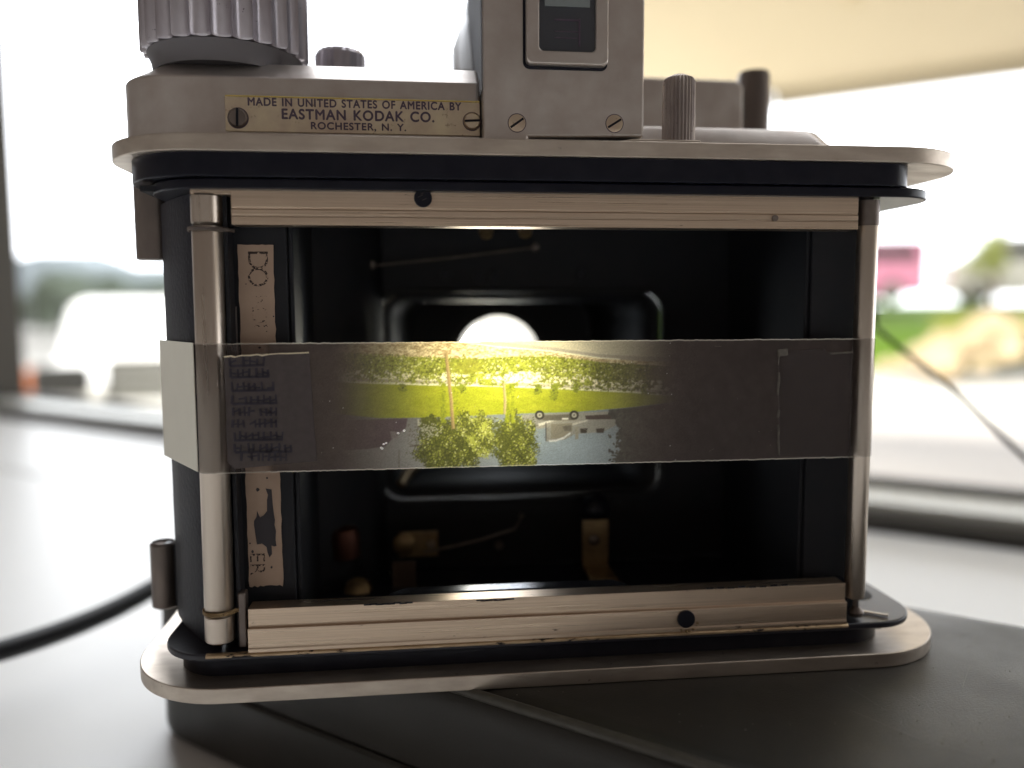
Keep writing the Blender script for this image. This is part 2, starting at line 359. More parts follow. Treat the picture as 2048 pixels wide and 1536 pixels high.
LEAF = mat('tree_leaf', (.20, .27, .06), .6, var=(2, (1, 1, 1), .8, (.12, .17, .05)))
PALELEAF = mat('hazed_leaf', (.36, .42, .33), .7, var=(2, (1, 1, 1), .8, (.26, .32, .25)))  # haze over the distant trees painted into the leaf colour
BARK = mat('tree_bark', (.16, .11, .075), .9, bump=(20, (1, 1, 1), .6, .02))
STONE = mat('tan_stone', (.46, .36, .22), .9, var=(6, (1, 1, 1), .8, (.36, .28, .18)))
def tree(name, label, loc, h, cr, n, leaf, group=None, leafm=None, trunk=True, cat='tree'):
    r_ = empty(name, loc); tag(r_, label, cat, group)
    if trunk:
        b = MB(); b.tube([(0, 0, 0), (.04 * h, .01, h * .35), (.02, .03, h * .7)], lambda t: .035 * h * (1 - .6 * t), 10)
        for k in range(6):
            a = k * 1.1; b.tube([(.02, .02, h * (.4 + .05 * k)), (math.cos(a) * cr * .6, math.sin(a) * cr * .6, h * (.6 + .05 * k))], lambda t: .012 * h * (1 - .7 * t), 6)
        b.build('trunk', BARK, r_)
    b = MB()
    cl = [(Vector((random.gauss(0, .45), random.gauss(0, .45), random.uniform(-.7, .7))) * cr, random.uniform(.25, .5) * cr) for _ in range(14)]
    for _ in range(n):
        c0, rr_ = random.choice(cl); p_ = c0 + Vector((random.gauss(0, .5), random.gauss(0, .5), random.gauss(0, .5))) * rr_
        p_.z += h - cr if trunk else cr * .9
        if p_.z < .02: continue
        a = Vector((random.gauss(0, 1), random.gauss(0, 1), random.gauss(0, 1))).normalized() * leaf; c2 = a.orthogonal().normalized() * leaf * .55
        vs = [b.bm.verts.new(v) for v in (p_ - a, p_ + c2, p_ + a, p_ - c2)]; b.bm.faces.new(vs)
    b.build('crown', leafm or LEAF, r_, smooth=False)
    return r_
q = at_dist(1985, 560, 19); tree('young_tree', 'young light green tree in front of the parked white vans', (q.x, q.y, -.1), 2.1, .55, 1500, .06, None, mat('young_leaf', (.42, .46, .12), .6))
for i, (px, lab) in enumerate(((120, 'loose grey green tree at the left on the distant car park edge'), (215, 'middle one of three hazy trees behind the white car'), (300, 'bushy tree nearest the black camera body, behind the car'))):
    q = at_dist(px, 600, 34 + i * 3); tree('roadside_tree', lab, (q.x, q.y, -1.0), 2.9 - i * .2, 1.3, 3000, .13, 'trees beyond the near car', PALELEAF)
# rock planter with shrubs
pl = empty('rock_planter', tuple(at_dist(2010, 690, 12))); pl.location.z = -1.0
tag(pl, 'heap of tan rocks round the shrubs at the edge of the lawn', 'planter')
b = MB()
for k in range(46):
    dx, dy = random.uniform(-1.5, 2.2), random.uniform(-.8, .8); rr_ = random.uniform(.14, .34)
    rs = bmesh.ops.create_icosphere(b.bm, subdivisions=2, radius=rr_)
    for v in rs['verts']: v.co *= 1 + random.uniform(-.18, .18); v.co.z *= .7
    bmesh.ops.translate(b.bm, vec=(dx, dy, rr_ * .4 + .75 * math.exp(-(dx * dx + dy * dy) * .8)), verts=rs['verts'])
b.build('rocks', STONE, pl)
for px, lab in ((1935, 'yellow green shrub among the tan rocks, left one'), (2030, 'yellow green shrub at the right edge beside the rocks')):
    q = at_dist(px, 650, 12.2); tree('shrub', lab, (q.x, q.y, -.75), .9, .42, 1500, .05, 'shrubs among the rocks', mat('shrub_leaf', (.22, .24, .03), .7), False, 'shrub')

# ================================================================== BLACK CASE under the camera
CASE = mat('black_case_plastic', (.022, .021, .018), .42, 0, var=(40, (1, 1, 1), .7, (.032, .029, .023)), stains=(900, (1, 1, 1), .735, .77, (.14, .14, .13)), bump=(2600, (1, 1, 1), .45, .00012), roughvar=(60, (1, 1, 1), .36, .52))
case = empty('black_case', (0.02, .02, TZ)); tag(case, 'flat black plastic case with rounded edges lying under the camera', 'case')
ux, uy = Vector((.775, -.632)), Vector((.632, .775))
base = Vector((-.0152, -.0012)) - ux * .0925
def cpt(a, w): v = base + ux * a + uy * w; return (v.x, v.y)
def case_outline(ins, n=8): return [cpt(*q) for q in rrect(ins, .275 - ins, ins, .083 - ins, .012 - min(ins, .008), n)]
def ringz(ins, z): return [(x, y, z) for x, y in case_outline(ins)]
b = MB(); b.rings([ringz(.0025, TZ + .0002), ringz(.0006, TZ + .0012), ringz(0, TZ + .003), ringz(0, TZ + .0150), ringz(.0006, TZ + .0156)])
b.build('lower_shell', CASE, case)
b = MB(); b.rings([ringz(.0009, TZ + .0158), ringz(.0002, TZ + .0164), ringz(0, TZ + .017), ringz(0, -.0046), ringz(.0004, -.0026), ringz(.0014, -.0011), ringz(.0030, -.0002), ringz(.0052, -.00003)])
b.build('lid', CASE, case)
for ch in case.children: ch.location = -case.location
b = MB(); e0, e1 = atz(905, 1374, -.0006), atz(1500, 1561, -.0006); b.tube([e0 + (e1 - e0) * (k / 12) for k in range(13)], .00085, 14)
er = b.build('edge_highlight', mat('edge_highlight_grey', (.085, .08, .065), .38, 0, var=(300, (1, 1, 1), .8, (.05, .047, .04)), bump=(2500, (1, 1, 1), .3, .0001)), case); er.location = -case.location  # lighter strip added for the highlight on the lid's rounded edge
# fine pale scratches on the lid
SCR = mat('pale_scratch', (.10, .098, .09), .6)
b = MB()
def scratch(pts, w):
    for (xa, ya), (xb, yb) in zip(pts, pts[1:]):
        pa, pb = atz(xa, ya, .00001), atz(xb, yb, .00001); t_ = (pb - pa).normalized(); s_ = Vector((-t_.y, t_.x, 0)) * w
        vs = [b.bm.verts.new(v) for v in (pa - s_, pb - s_, pb + s_, pa + s_)]; b.bm.faces.new(vs)
scratch([(1910, 1272), (1932, 1262), (1948, 1270), (1945, 1290), (1926, 1294)], .00006)
scratch([(1700, 1420), (1850, 1482), (1960, 1510)], .00005); scratch([(1820, 1390), (1858, 1412)], .00006)
scratch([(1925, 1375), (1940, 1330)], .00005); scratch([(1690, 1370), (1740, 1400), (1770, 1420)], .00004)
sc = b.build('scratches', SCR, case, smooth=False); sc.location = -case.location

# ================================================================== CABLES
CORD = mat('black_cable_rubber', (.006, .0065, .008), .45)
c0, c1, c2 = aty(-60, 1318, .066), aty(150, 1252, .082), aty(300, 1180, .098)
path = []
for k in range(25):
    t_ = k / 24 * 1.55
    a_, b_, c_ = c0, c1, c2
    path.append(a_ * (1 - t_) * (1 - 2 * t_) + b_ * 4 * t_ * (1 - t_) + c_ * t_ * (2 * t_ - 1) if t_ <= 1.0 else None)
path = [x for x in path if x is not None]; last = path[-1]; dirv = (path[-1] - path[-2]).normalized()
for k in range(1, 14): path.append(last + dirv * (.008 * k) + Vector((.0006 * k * k * .3, .0, 0)))
pre = path[0] - (path[1] - path[0]).normalized() * .15
tag(MB().tube([Vector((pre.x - .05, pre.y, TZ + .0028)), pre + Vector((.03, 0, 0)) * 0] + path, .0026, 16).build('thick_cable', CORD), 'thick black cable running across the white counter left of the camera', 'cable')
b = MB()
for k in range(70):
    px_, py_ = random.uniform(1000, 2040), random.uniform(1300, 1530); q_ = atz(px_, py_, .00002)
    if (q_.x + .0152) * .632 + (q_.y + .0012) * .775 < .002: continue
    rs = bmesh.ops.create_icosphere(b.bm, subdivisions=1, radius=random.uniform(.00004, .00011)); bmesh.ops.translate(b.bm, vec=q_, verts=rs['verts'])
dd = b.build('dust', mat('grey_dust', (.25, .24, .21), .9), case, smooth=False); dd.location = -case.location; tag(dd, kind='stuff')
THIN = mat('grey_cord', (.014, .014, .011), .8)
pts = [aty(1690, 600, .115), aty(1755, 658, .112), aty(1805, 700, .108), aty(1865, 745, .103), aty(1930, 803, .097), aty(2000, 868, .090), aty(2060, 925, .084), aty(2250, 1090, .07)]
pts.append(Vector((pts[-1].x + .09, pts[-1].y - .03, TZ + .001))); pts.insert(0, Vector((.045, .15, .055))); pts.insert(0, Vector((.0, .20, TZ + .001)))
sm = []
for i in range(len(pts) - 1):
    p0, p1, p2, p3 = pts[max(i - 1, 0)], pts[i], pts[i + 1], pts[min(i + 2, len(pts) - 1)]
    for k in range(6):
        t_ = k / 6; sm.append(.5 * ((2 * p1) + (p2 - p0) * t_ + (2 * p0 - 5 * p1 + 4 * p2 - p3) * t_ ** 2 + (3 * p1 - p0 - 3 * p2 + p3) * t_ ** 3))
sm.append(pts[-1])
tag(MB().tube(sm, .00078, 10).build('thin_cord', THIN), 'thin grey cord hanging in front of the window right of the camera', 'cord')

# ================================================================== THE OLD CAMERA
cm = empty('rollfilm_camera', (0, .03, 0))
tag(cm, 'old silver and black roll film camera with its back removed, standing on the black case', 'camera')
def part(b, name, m, parent=None, **k): return b.build(name, m, parent or cm, **k)
mmr = lambda *a, **k: [(x * .001, y * .001) for x, y in rrect(*a, **k)]
mb = lambda b, x0, x1, y0, y1, z0, z1: b.box(x0 * .001, x1 * .001, y0 * .001, y1 * .001, z0 * .001, z1 * .001)

# flanges
b = MB(); b.prism(mmr(-72, 72, 0, 66, 17, n=20), 0, .00255); part(b, 'bottom_plate', PLATE, bevel=.0002)
LIPW = True
tp = MB(); tp.prism(mmr(-72.6, 72.4, 0, 66, 17, n=20), .08535, .08793); top_plate = part(tp, 'top_plate', PLATE, bevel=.0002)
# necks and lips (black enamel)
b = MB(); b.prism(mmr(-64, 60, 4.6, 60, 8, n=12), .00254, .0060); part(b, 'bottom_neck', BLACK)
b = MB(); b.prism(mmr(-66, 65, 2.2, 40, (9, 9, 9, 9), n=12), .0060, .0072); part(b, 'bottom_lip', WORN, bevel=.00035)
b = MB(); b.prism(mmr(-69.0, 58.8, .6, 60, (14, 5, 8, 14), n=12), .0817, .0854); part(b, 'top_neck', BLACK, bevel=.0002)
b = MB(); b.prism(mmr(-65.7, 64.6, 1.2, 42, (12, 9, 9, 10), n=12), .0800, .0816); part(b, 'top_lip', BLACK, bevel=.0003)
b = MB(); b.prism([(.00205, .0066), (.00198, .0070), (.0024, .00726), (.0029, .00726), (.0029, .0066)], -.0578, .0500, 'x')
part(b, 'worn_lip_edge', mat('bare_metal_edge', (.66, .50, .32), .35, .9, var=(900, (.25, 1, 1), .8, (.42, .30, .18)), stains=(700, (.3, 1, 1), .60, .64, (.03, .025, .025)), bump=(1300, (.4, 1, 1), 1.0, .0003)), bevel=.0001)
# machined rails with stepped profile (profile in y,z extruded along x)
def rail(x0, x1, prof, name): b = MB(); b.prism([(a * .001, c_ * .001) for a, c_ in prof], x0 * .001, x1 * .001, 'x'); return part(b, name, BRUSH, bevel=.00012)
rt = rail(-51.6, 49.6, [(3.0, 80.5), (3.0, 77.55), (3.12, 77.42), (3.12, 77.28), (2.9, 77.15), (2.9, 76.35), (3.0, 76.3), (3.0, 76.15), (2.9, 76.1), (2.9, 74.85), (6.5, 74.85), (6.5, 80.5)], 'upper_rail')
b = MB(); mb(b, -57.6, -51.6, 3.05, 6.5, 79.4, 80.45); b.build('rail_tab', BRUSH, rt, bevel=.0001)
b = MB()
b.lathe([(.00140, 0), (.00140, .0006)], aty(846, 396, .0024), (0, 1, 0), 32); b.build('screw_hole', BLACK, rt)
hp = aty(846, 396, .00235); b = MB()
for dx_, dz_, ln in ((-.0004, .0003, .0007), (.0002, -.0002, .0006), (-.0001, .0007, .0005)): b.tube([hp + Vector((dx_ - ln / 2, 0, dz_ - ln / 4)), hp + Vector((dx_ + ln / 2, 0, dz_ + ln / 4))], .00004, 6)
tag(b.build('hole_scratches', GUNMET, rt), kind='stuff')
b = MB(); b.lathe([(.0005, 0), (.0005, .0005)], aty(1551, 436, .0026), (0, 1, 0), 20); b.build('pin_hole', GUNMET, rt)
rb = rail(-51.2, 49.7, [(3.0, 14.15), (3.0, 11.15), (2.30, 11.12), (2.28, 10.9), (2.35, 7.95), (2.2, 7.85), (2.2, 7.2), (6.5, 7.2), (6.5, 14.15)], 'lower_rail')
b = MB(); b.lathe([(.00150, 0), (.00150, .0005)], aty(1373, 1239, .0019), (0, 1, 0), 32); h = b.build('screw_hole', BLACK, rb)
b = MB()
for k in range(9):
    a = random.uniform(-2.4, .6); p_ = aty(1373 + 23 * math.cos(a), 1241 - 22 * math.sin(a), .0019)
    rs = bmesh.ops.create_icosphere(b.bm, subdivisions=1, radius=random.uniform(.0001, .00028)); bmesh.ops.translate(b.bm, vec=p_, verts=rs['verts'])
b.build('burr', BRASS, rb)
# chipped paint flakes on the rail edge
for xa, xb, yy in ((735, 830, 1209), (960, 1030, 1201), (1420, 1590, 1177)):
    b = MB()
    for k in range(8):
        x_ = xa + (xb - xa) * k / 8; p_ = aty(x_, yy - (x_ - xa) * .045 + random.uniform(-1, 1), .00295)
        mb(b, p_.x * 1000 - .6, p_.x * 1000 + .6, 2.9, 3.1, p_.z * 1000 - .12, p_.z * 1000 + .1)
    b.build('paint_flake', BLACK, rb)

# body shell: thick curved side walls, floor, roof
def wall_strip(b, pts, th, z0, z1):
    inner = []
    for i, p_ in enumerate(pts):
        a = Vector(pts[max(i - 1, 0)]); c_ = Vector(pts[min(i + 1, len(pts) - 1)]); t_ = (c_ - a).normalized(); inner.append((p_[0] + t_.y * th, p_[1] - t_.x * th))
    out = [(x * .001, y * .001) for x, y in pts] + [(x * .001, y * .001) for x, y in reversed(inner)]
    b.prism(out, z0 * .001, z1 * .001)
b = MB(); wall_strip(b, [(-57.2, 5.5), (-60, 8.0), (-64.5, 15), (-67.3, 20.5), (-68.2, 30), (-68, 60)], 1.6, 7.25, 79.9); part(b, 'body_side', LEATHER)
b = MB(); wall_strip(b, [(66, 60), (65.5, 30), (62, 21), (57.5, 12), (54.4, 8.5)], 1.6, 7.25, 79.9); part(b, 'body_side', LEATHER)
b = MB(); mb(b, -61, 59, 6.9, 58, 4.0, 6.25); part(b, 'body_floor', MATTEB)
b = MB(); mb(b, -66, 64, 6.6, 60, 80.2, 81.1); part(b, 'body_roof', MATTEB)
# film chambers' inner walls, left column with the sticker, and right chamber wall
b = MB(); mb(b, -56.0, -44.3, 8.0, 9.4, 6.2, 80.2); fr = part(b, 'film_gate_frame', MATTEB, bevel=.0003)
b = MB(); mb(b, -44.25, -43.4, 8.6, 44, 6.2, 80.2); part(b, 'chamber_wall', MATTEB, bevel=.0003)
b = MB(); mb(b, 43.5, 44.3, 8.6, 44, 6.2, 80.2); part(b, 'chamber_wall', MATTEB, bevel=.0003)
b = MB(); mb(b, 44.3, 54.2, 8.0, 9.4, 6.2, 80.2); part(b, 'film_gate_frame', MATTEB, bevel=.0003)
b = MB(); mb(b, -53.2, -52.6, 4.5, 8, 7.3, 80); part(b, 'guide_blade', MATTEB)
# sloping light baffles
b = MB(); b.prism([(-43.3 * .001, .030), (-43.3 * .001, .0452), (-.031, .0452), (-.034, .036)], .0063, .080); part(b, 'light_baffle', MATTEB)
# gate plate with a rounded opening
def plate_with_hole(b, outer, inner, y0, y1):
    """outer & inner same-count loops in xz"""
    n = len(outer); L = []
    for loop, y in ((outer, y0), (inner, y0), (inner, y1), (outer, y1)): L.append([b.bm.verts.new((p_[0], y, p_[1])) for p_ in loop])
    for a, c_ in ((0, 1), (1, 2), (2, 3), (3, 0)):
        for i in range(n): b.bm.faces.new((L[a][i], L[a][(i + 1) % n], L[c_][(i + 1) % n], L[c_][i]))
go = mmr(-31.8, 29.2, 21.0, 65.6, 4.5, n=8)
b = MB(); plate_with_hole(b, mmr(-62, 60, 6.3, 80.1, .5, n=8), go, .0455, .0470); part(b, 'gate_plate', MATTEB)
# raised rim round the opening (glints along its lower and upper edges)
RIM = mat('worn_gloss_black', (.010, .011, .013), .36, .0, spec=.28)
b = MB(); plate_with_hole(b, mmr(-32.4, 29.8, 20.4, 66.2, 5.0, n=8), mmr(-31.6, 29.0, 21.2, 65.4, 4.3, n=8), .0446, .0454); part(b, 'gate_rim', RIM, bevel=.0003)
# lens barrel tunnel to the lens board
def ringy(x0, x1, z0, z1, r, y, n=8): return [(px, y, pz) for px, pz in mmr(x0, x1, z0, z1, r, n=n)]
b = MB(); b.rings([ringy(-31.8, 29.2, 21, 65.6, 4.5, .0471), ringy(-30, 27.5, 22, 64.5, 5, .060), ringy(-27, 23, 24, 66, 8, .088)], caps=False)
o = part(b, 'lens_tunnel', MATTEB)
o.modifiers.new('thick', 'SOLIDIFY').thickness = .001
circ = [(-.0028 + .0112 * math.cos(R(a)), .0490 + .0112 * math.sin(R(a))) for a in [225 + 360 * k / 36 for k in range(36)]]
b = MB(); plate_with_hole(b, mmr(-30, 26, 18, 72, 4, n=8), circ, .0885, .0905); part(b, 'lens_board', MATTEB)
def circ_(r, n=48): return [(-.0028 + r * math.cos(2 * math.pi * k / n), .0490 + r * math.sin(2 * math.pi * k / n)) for k in range(n)]
b = MB(); plate_with_hole(b, circ_(.0130), circ_(.0113), .0878, .0884); part(b, 'lens_ring', RIM, bevel=.0002)
b = MB(); plate_with_hole(b, circ_(.0225, 64), circ_(.0160, 64), .0906, .1250)
o = part(b, 'lens_barrel', BLACK)
LENSG = bpy.data.materials.new('lens_glass'); t, p = nodes(LENSG); p.inputs['Base Color'].default_value = (1, 1, 1, 1); p.inputs['Roughness'].default_value = 0; p.inputs['Transmission Weight'].default_value = 1; p.inputs['IOR'].default_value = 1.5
b = MB(); pf = [(.0111 * math.sin(k / 12 * math.pi / 2), 0) for k in range(13)]
rad = [.0111 * k / 14 for k in range(1, 15)]
b.lathe([(.00002, -.00175)] + [(q, -.0017 + q * q / .210) for q in rad] + [(q, .0017 - q * q / .210) for q in reversed(rad)] + [(.00002, .00175)], (-.0028, .0895, .0490), (0, 1, 0), 96)
part(b, 'lens_element', LENSG, angle=50)
# inside linkage : rods, springs, brackets, screws
def P(px, py, y): return aty(px, py, y)
b = MB(); b.tube([P(748, 531, .040), P(905, 515, .0395), P(1068, 495, .040)], .00022, 8); rod = part(b, 'shutter_rod', GUNMET)
for q in ((744, 530), (1070, 495)):
    b = MB(); b.lathe([(.0008, 0), (.0009, .0003), (.0006, .0007)], P(*q, .0397), (0, -1, 0), 20); b.build('rivet', GUNMET, rod)
b = MB(); b.tube([P(850, 1103, .036), P(900, 1094, .0355), P(960, 1080, .035), P(1030, 1058, .034), P(1046, 1030, .033)], .00028, 8); sp = part(b, 'spring_arm', GUNMET)
b = MB(); b.lathe([(.0004, 0), (.0005, .0008)], P(1041, 1034, .0325), (.5, -.3, .8), 16); b.build('spring_tip', STEEL, sp)
br = MB(); o0 = P(1191, 1092, .034)
br.box(o0.x - .0027, o0.x + .0027, .0340, .0345, .0087, .0184); br.box(o0.x - .0027, o0.x + .0029, .0262, .0344, .0082, .0087)
brk = part(br, 'brass_bracket', BRASS, bevel=.0001)
b = MB(); b.rings([[(o0.x - .0022, .0261, .0084), (o0.x + .0028, .0261, .0084), (o0.x + .0070, .0200, .0064), (o0.x + .0008, .0200, .0064)], [(o0.x - .0022, .0262, .0078), (o0.x + .0028, .0262, .0078), (o0.x + .0070, .0201, .0062), (o0.x + .0008, .0201, .0062)]]); b.build('bracket_foot', BRASS, brk)
b = MB(); b.lathe([(.0010, 0), (.0012, .0003), (.0005, .0008)], (o0.x - .0004, .0339, .0143), (0, -1, 0), 20); b.build('screw', GUNMET, brk)
b = MB(); b.lathe([(.0030, 0), (.0032, .0008), (.0022, .0024), (.0004, .003)], P(1190, 1018, .040), (0, -1, .3), 24); part(b, 'spindle_boss', BLACK)
br = MB(); o1 = P(825, 1090, .036); br.box(o1.x - .0027, o1.x + .0052, .0372, .0376, o1.z - .0028, o1.z + .0024); bk2 = part(br, 'brass_plate', BRASS)
b = MB(); b.lathe([(.0023, 0), (.0023, .0005), (.0017, .0010), (.0003, .0011)], P(808, 1088, .0371), (0, -1, 0), 28); b.build('screw', BRASS, bk2)
b = MB(); b.lathe([(.0009, 0), (.0007, .0007)], P(862, 1086, .0371), (0, -1, 0), 20); b.build('rivet', STEEL, bk2)
b = MB(); o2 = P(808, 1170, .030); b.box(o2.x - .0022, o2.x + .0024, .0300, .0304, .0066, .0124); part(b, 'brass_tab', mat('tarnished_brass', (.11, .075, .055), .5, .7))
b = MB(); b.lathe([(.0028, 0), (.0030, .0006), (.0024, .0022), (.0008, .0029)], P(716, 1186, .030), (0, -.8, .6), 28); part(b, 'rounded_boss', BRASS)
b = MB(); b.lathe([(.0030, 0), (.0030, .0045), (.0024, .0058), (.0006, .0062)], (P(690, 1110, .034)), (0, -.1, 1), 24); part(b, 'copper_spindle', COPPER)
b = MB(); b.lathe([(.0010, 0), (.0008, .0005)], P(998, 1090, .040), (0, -1, 0), 20); part(b, 'rivet', GUNMET)
for i, q in enumerate(((892, 549), (958, 553), (990, 551), (1160, 550))):
    b = MB(); b.lathe([(.0012, 0), (.0010, .0006)], P(*q, .0453), (0, -1, 0), 20); part(b, 'gate_screw', BLACK)
for q in ((972, 463), (1050, 461)):
    b = MB(); b.lathe([(.0015, 0), (.0012, .001)], P(*q, .0300), (0, -.6, -.8), 20); part(b, 'roof_screw', BRASS)
# glossy strip right behind the lower rail that catches the lens light
b = MB(); b.prism([(-29 * .001, .0078), (0.012, .0078), (0.010, .0105), (-26 * .001, .0105)], .0128, .0140); part(b, 'guide_lip', mat('glossy_black_lip', (.05, .055, .07), .16, .6))
# curved bright reflectors at the bottom of the tunnel
b = MB(); b.tube([P(800, 972, .052), P(815, 945, .058), P(840, 925, .064)], .0011, 10); part(b, 'tunnel_stay', BRASS)
b = MB(); p4 = [P(1165, 966, .060), P(1255, 966, .060), P(1245, 950, .064), P(1300, 905, .072), P(1232, 905, .072), P(1205, 935, .066)]
bm_ = b.bm; fr_ = [bm_.verts.new(p_) for p_ in p4]; bk_ = [bm_.verts.new(p_ + Vector((0, .0006, -.0003))) for p_ in p4]
bm_.faces.new(fr_); bm_.faces.new(list(reversed(bk_)))
for i in range(6): bm_.faces.new((fr_[i], fr_[(i + 1) % 6], bk_[(i + 1) % 6], bk_[i]))
part(b, 'tunnel_vane', mat('blue_grey_metal', (.20, .25, .29), .35, .5))
b = MB(); b.tube([P(765, 655, .047), P(764, 625, .047), P(772, 605, .047), P(790, 592, .047)], .0002, 8); b.tube([P(768, 655, .055), P(785, 620, .055), P(802, 593, .055)], .00016, 8); part(b, 'wire_clip', GUNMET)

# rollers
def roller(top, bot, r, name, cap, y=.004):
    ax = (Vector(top) - Vector(bot)); L = ax.length
    b = MB(); b.lathe([(r * .93, cap), (r, cap + .0004), (r, L - cap - .0004), (r * .93, L - cap)], bot, ax, 48); o = part(b, name, STEEL)
    return o, ax, L
ta, ba = aty(408, 386, .0045), aty(437, 1285, .0045)
ta = Vector((-.0556, .0046, .0795)); ba = Vector((-.0560, .0046, .0086))
rl, ax, L = roller(ta, ba, .00232, 'film_roller', .0048)
for (h0, h1, o_) in ((0, .0046, ba), (L - .0046, L, ba)):
    b = MB(); b.lathe([(.0021, h0), (.00236, h0 + .0003), (.00236, h1 - .0003), (.0021, h1)], o_, ax, 48); b.build('end_collar', STEEL, rl)
for z, s_ in ((.0137, -1), (.0742, 1)):
    b = MB()
    for j in range(2):
        pt = []
        for k in range(61):
            a = R(175 + 215 * k / 60); w_ = .00024 * math.sin(k * 1.5 + j * math.pi)
            pt.append((-.0558 + .0026 * math.cos(a) + (.0016 if k > 46 else 0) * (k - 46) / 14, .0046 + .0026 * math.sin(a), z + w_ + .0000 * k))
        b.tube(pt, .00017, 6)
    b.build('twisted_wire', BRASS if s_ < 0 else GUNMET, rl)
b = MB(); mb(b, -56.9, -51.9, 5.6, 8.0, 74.6, 79.3); part(b, 'roller_bracket', BLACK, bevel=.0002)
b = MB(); mb(b, -53.0, -51.7, 4.0, 6.2, 7.3, 16.5); part(b, 'roller_spring', GUNMET, bevel=.0003)
rr0, ax, L = roller(Vector((.0523, .0046, .0798)), Vector((.0523, .0046, .0107)), .00172, 'film_roller', .0004)
b = MB(); b.lathe([(.00178, L - .0042), (.00178, L)], (.0523, .0046, .0107), ax, 40); b.build('end_collar', GUNMET, rr0)
b = MB(); b.lathe([(.0005, 0), (.0005, .0016)], (.0526, .0046, .0092), (0, 0, 1), 16); b.lathe([(.0004, 0), (.0011, .0003), (.0013, .0010), (.0006, .0019)], (.0527, .0046, .0074), (0, 0, 1), 24); pv = b.build('pivot', GUNMET, rr0)
b = MB(); mb(b, 50.0, 51.6, 5.2, 8.2, 7.3, 13.6); part(b, 'roller_bracket', BLACK, bevel=.0002)
b = MB(); b.prism(mmr(54.6, 62.0, 13, 27, 3, n=6), .00721, .00728); part(b, 'lip_cutout', MATTEB)
b = MB(); b.prism([tuple(Vector(q)) for q in ((.0536, .0075), (.0585, .0042), (.0588, .0046), (.054, .0080))], .0073, .0076); part(b, 'catch_spring', STEEL)

# hinge lugs on the left
b = MB(); b.prism(mmr(-73.1, -67.6, 23.2, 27.8, 1.6, n=6), .0708, .0839); part(b, 'hinge_lug', GUNMET, bevel=.0003)
b = MB(); b.lathe([(.00185, 0), (.00235, .0003), (.00235, .0119), (.0019, .0123), (.0019, .0121), (.0014, .0117)], (-.0708, .0252, .0072), (0, 0, 1), 40); lg = part(b, 'hinge_lug', GUNMET)
b = MB(); mb(b, -70.8, -67.0, 24.2, 27.4, 7.3, 19.2); b.build('lug_web', BLACK, lg, bevel=.0004)

# top cover on the left
def inset_ring(x0, x1, y0, y1, r, ins, z, n=14):
    rs = [max(.6, q - ins) for q in r]
    return [(px, py, z * .001) for px, py in mmr(x0 + ins, x1 - ins * .0, y0 + ins, y1 - ins, rs, n=n)]
ZE = aty(700, 163, .010).z * 1000; ZT = aty(700, 134, .0178).z * 1000; 
b = MB(); cr = (9.5, .7, .7, 9.5)
b.rings([inset_ring(-71.3, -12.9, 10, 46, cr, i_, z_) for i_, z_ in ((0, 87.94), (0, ZE), (.12, ZE + .25), (.35, ZE + .45), (3.0, ZE + (ZT - ZE) * .45), (6.0, ZE + (ZT - ZE) * .88), (7.2, ZT - .15), (8.2, ZT), (12, ZT + .05))])
tc_ = part(b, 'top_cover', SATIN, angle=25)
# nameplate
np_ = MB(); pA, pB = aty(450, 190, .0098), aty(962, 271, .0098)
np_.box(pA.x, -.01295, .00935, .00995, .0902, .0956); npl = np_.build('nameplate', NAMEP, tc_, bevel=.00012)
for i, (bx, x0, x1, yb, sz) in enumerate((('MADE IN UNITED STATES OF AMERICA BY', 497, 922, (215, 218), 1), ('EASTMAN KODAK CO.', 565, 868, (240, 243), 1), ('ROCHESTER, N. Y.', 623, 812, (259.5, 262), 1))):
    a, c_ = aty(x0, yb[0], .0096), aty(x1, yb[1], .0096)
    hpx = (14.5, 18.5, 13)[i]; size = (hpx / FPX * (.0096 + .125)) / .70
    tm = text_mesh('lettering', bx, size, INK, npl, Matrix.Identity(4), extrude=.00003, spacing=1.12)
    xs = [v.co.x for v in tm.data.vertices]; wv = max(xs) - min(xs)
    tm.data.transform(Matrix.Diagonal(((c_.x - a.x) / wv, 1, 1, 1)))
    xs = [v.co.x for v in tm.data.vertices]
    tb = bmesh.new(); w_ = size * .030
    for q_, (dx_, dz_) in enumerate(((0, 0), (w_, 0), (-w_, 0), (0, w_), (0, -w_))):
        m2 = tm.data.copy(); m2.transform(Matrix.Translation((dx_, dz_, q_ * .000006))); tb.from_mesh(m2); bpy.data.meshes.remove(m2)
    tb.to_mesh(tm.data); tb.free()
    tm.data.transform(facing_text_matrix(((a.x + c_.x) / 2 - (max(xs) + min(xs)) / 2, .00932, (a.z + c_.z) / 2 - .0)))
b = MB(); b.box(pA.x + .0001, -.01305, .00930, .00950, .09560, .09574); b.build('painted_edge_glint', mat('edge_glint_yellow', (.95, .78, .22), .25, .7), npl)  # highlight on the plate's top edge, painted as a thin yellow strip
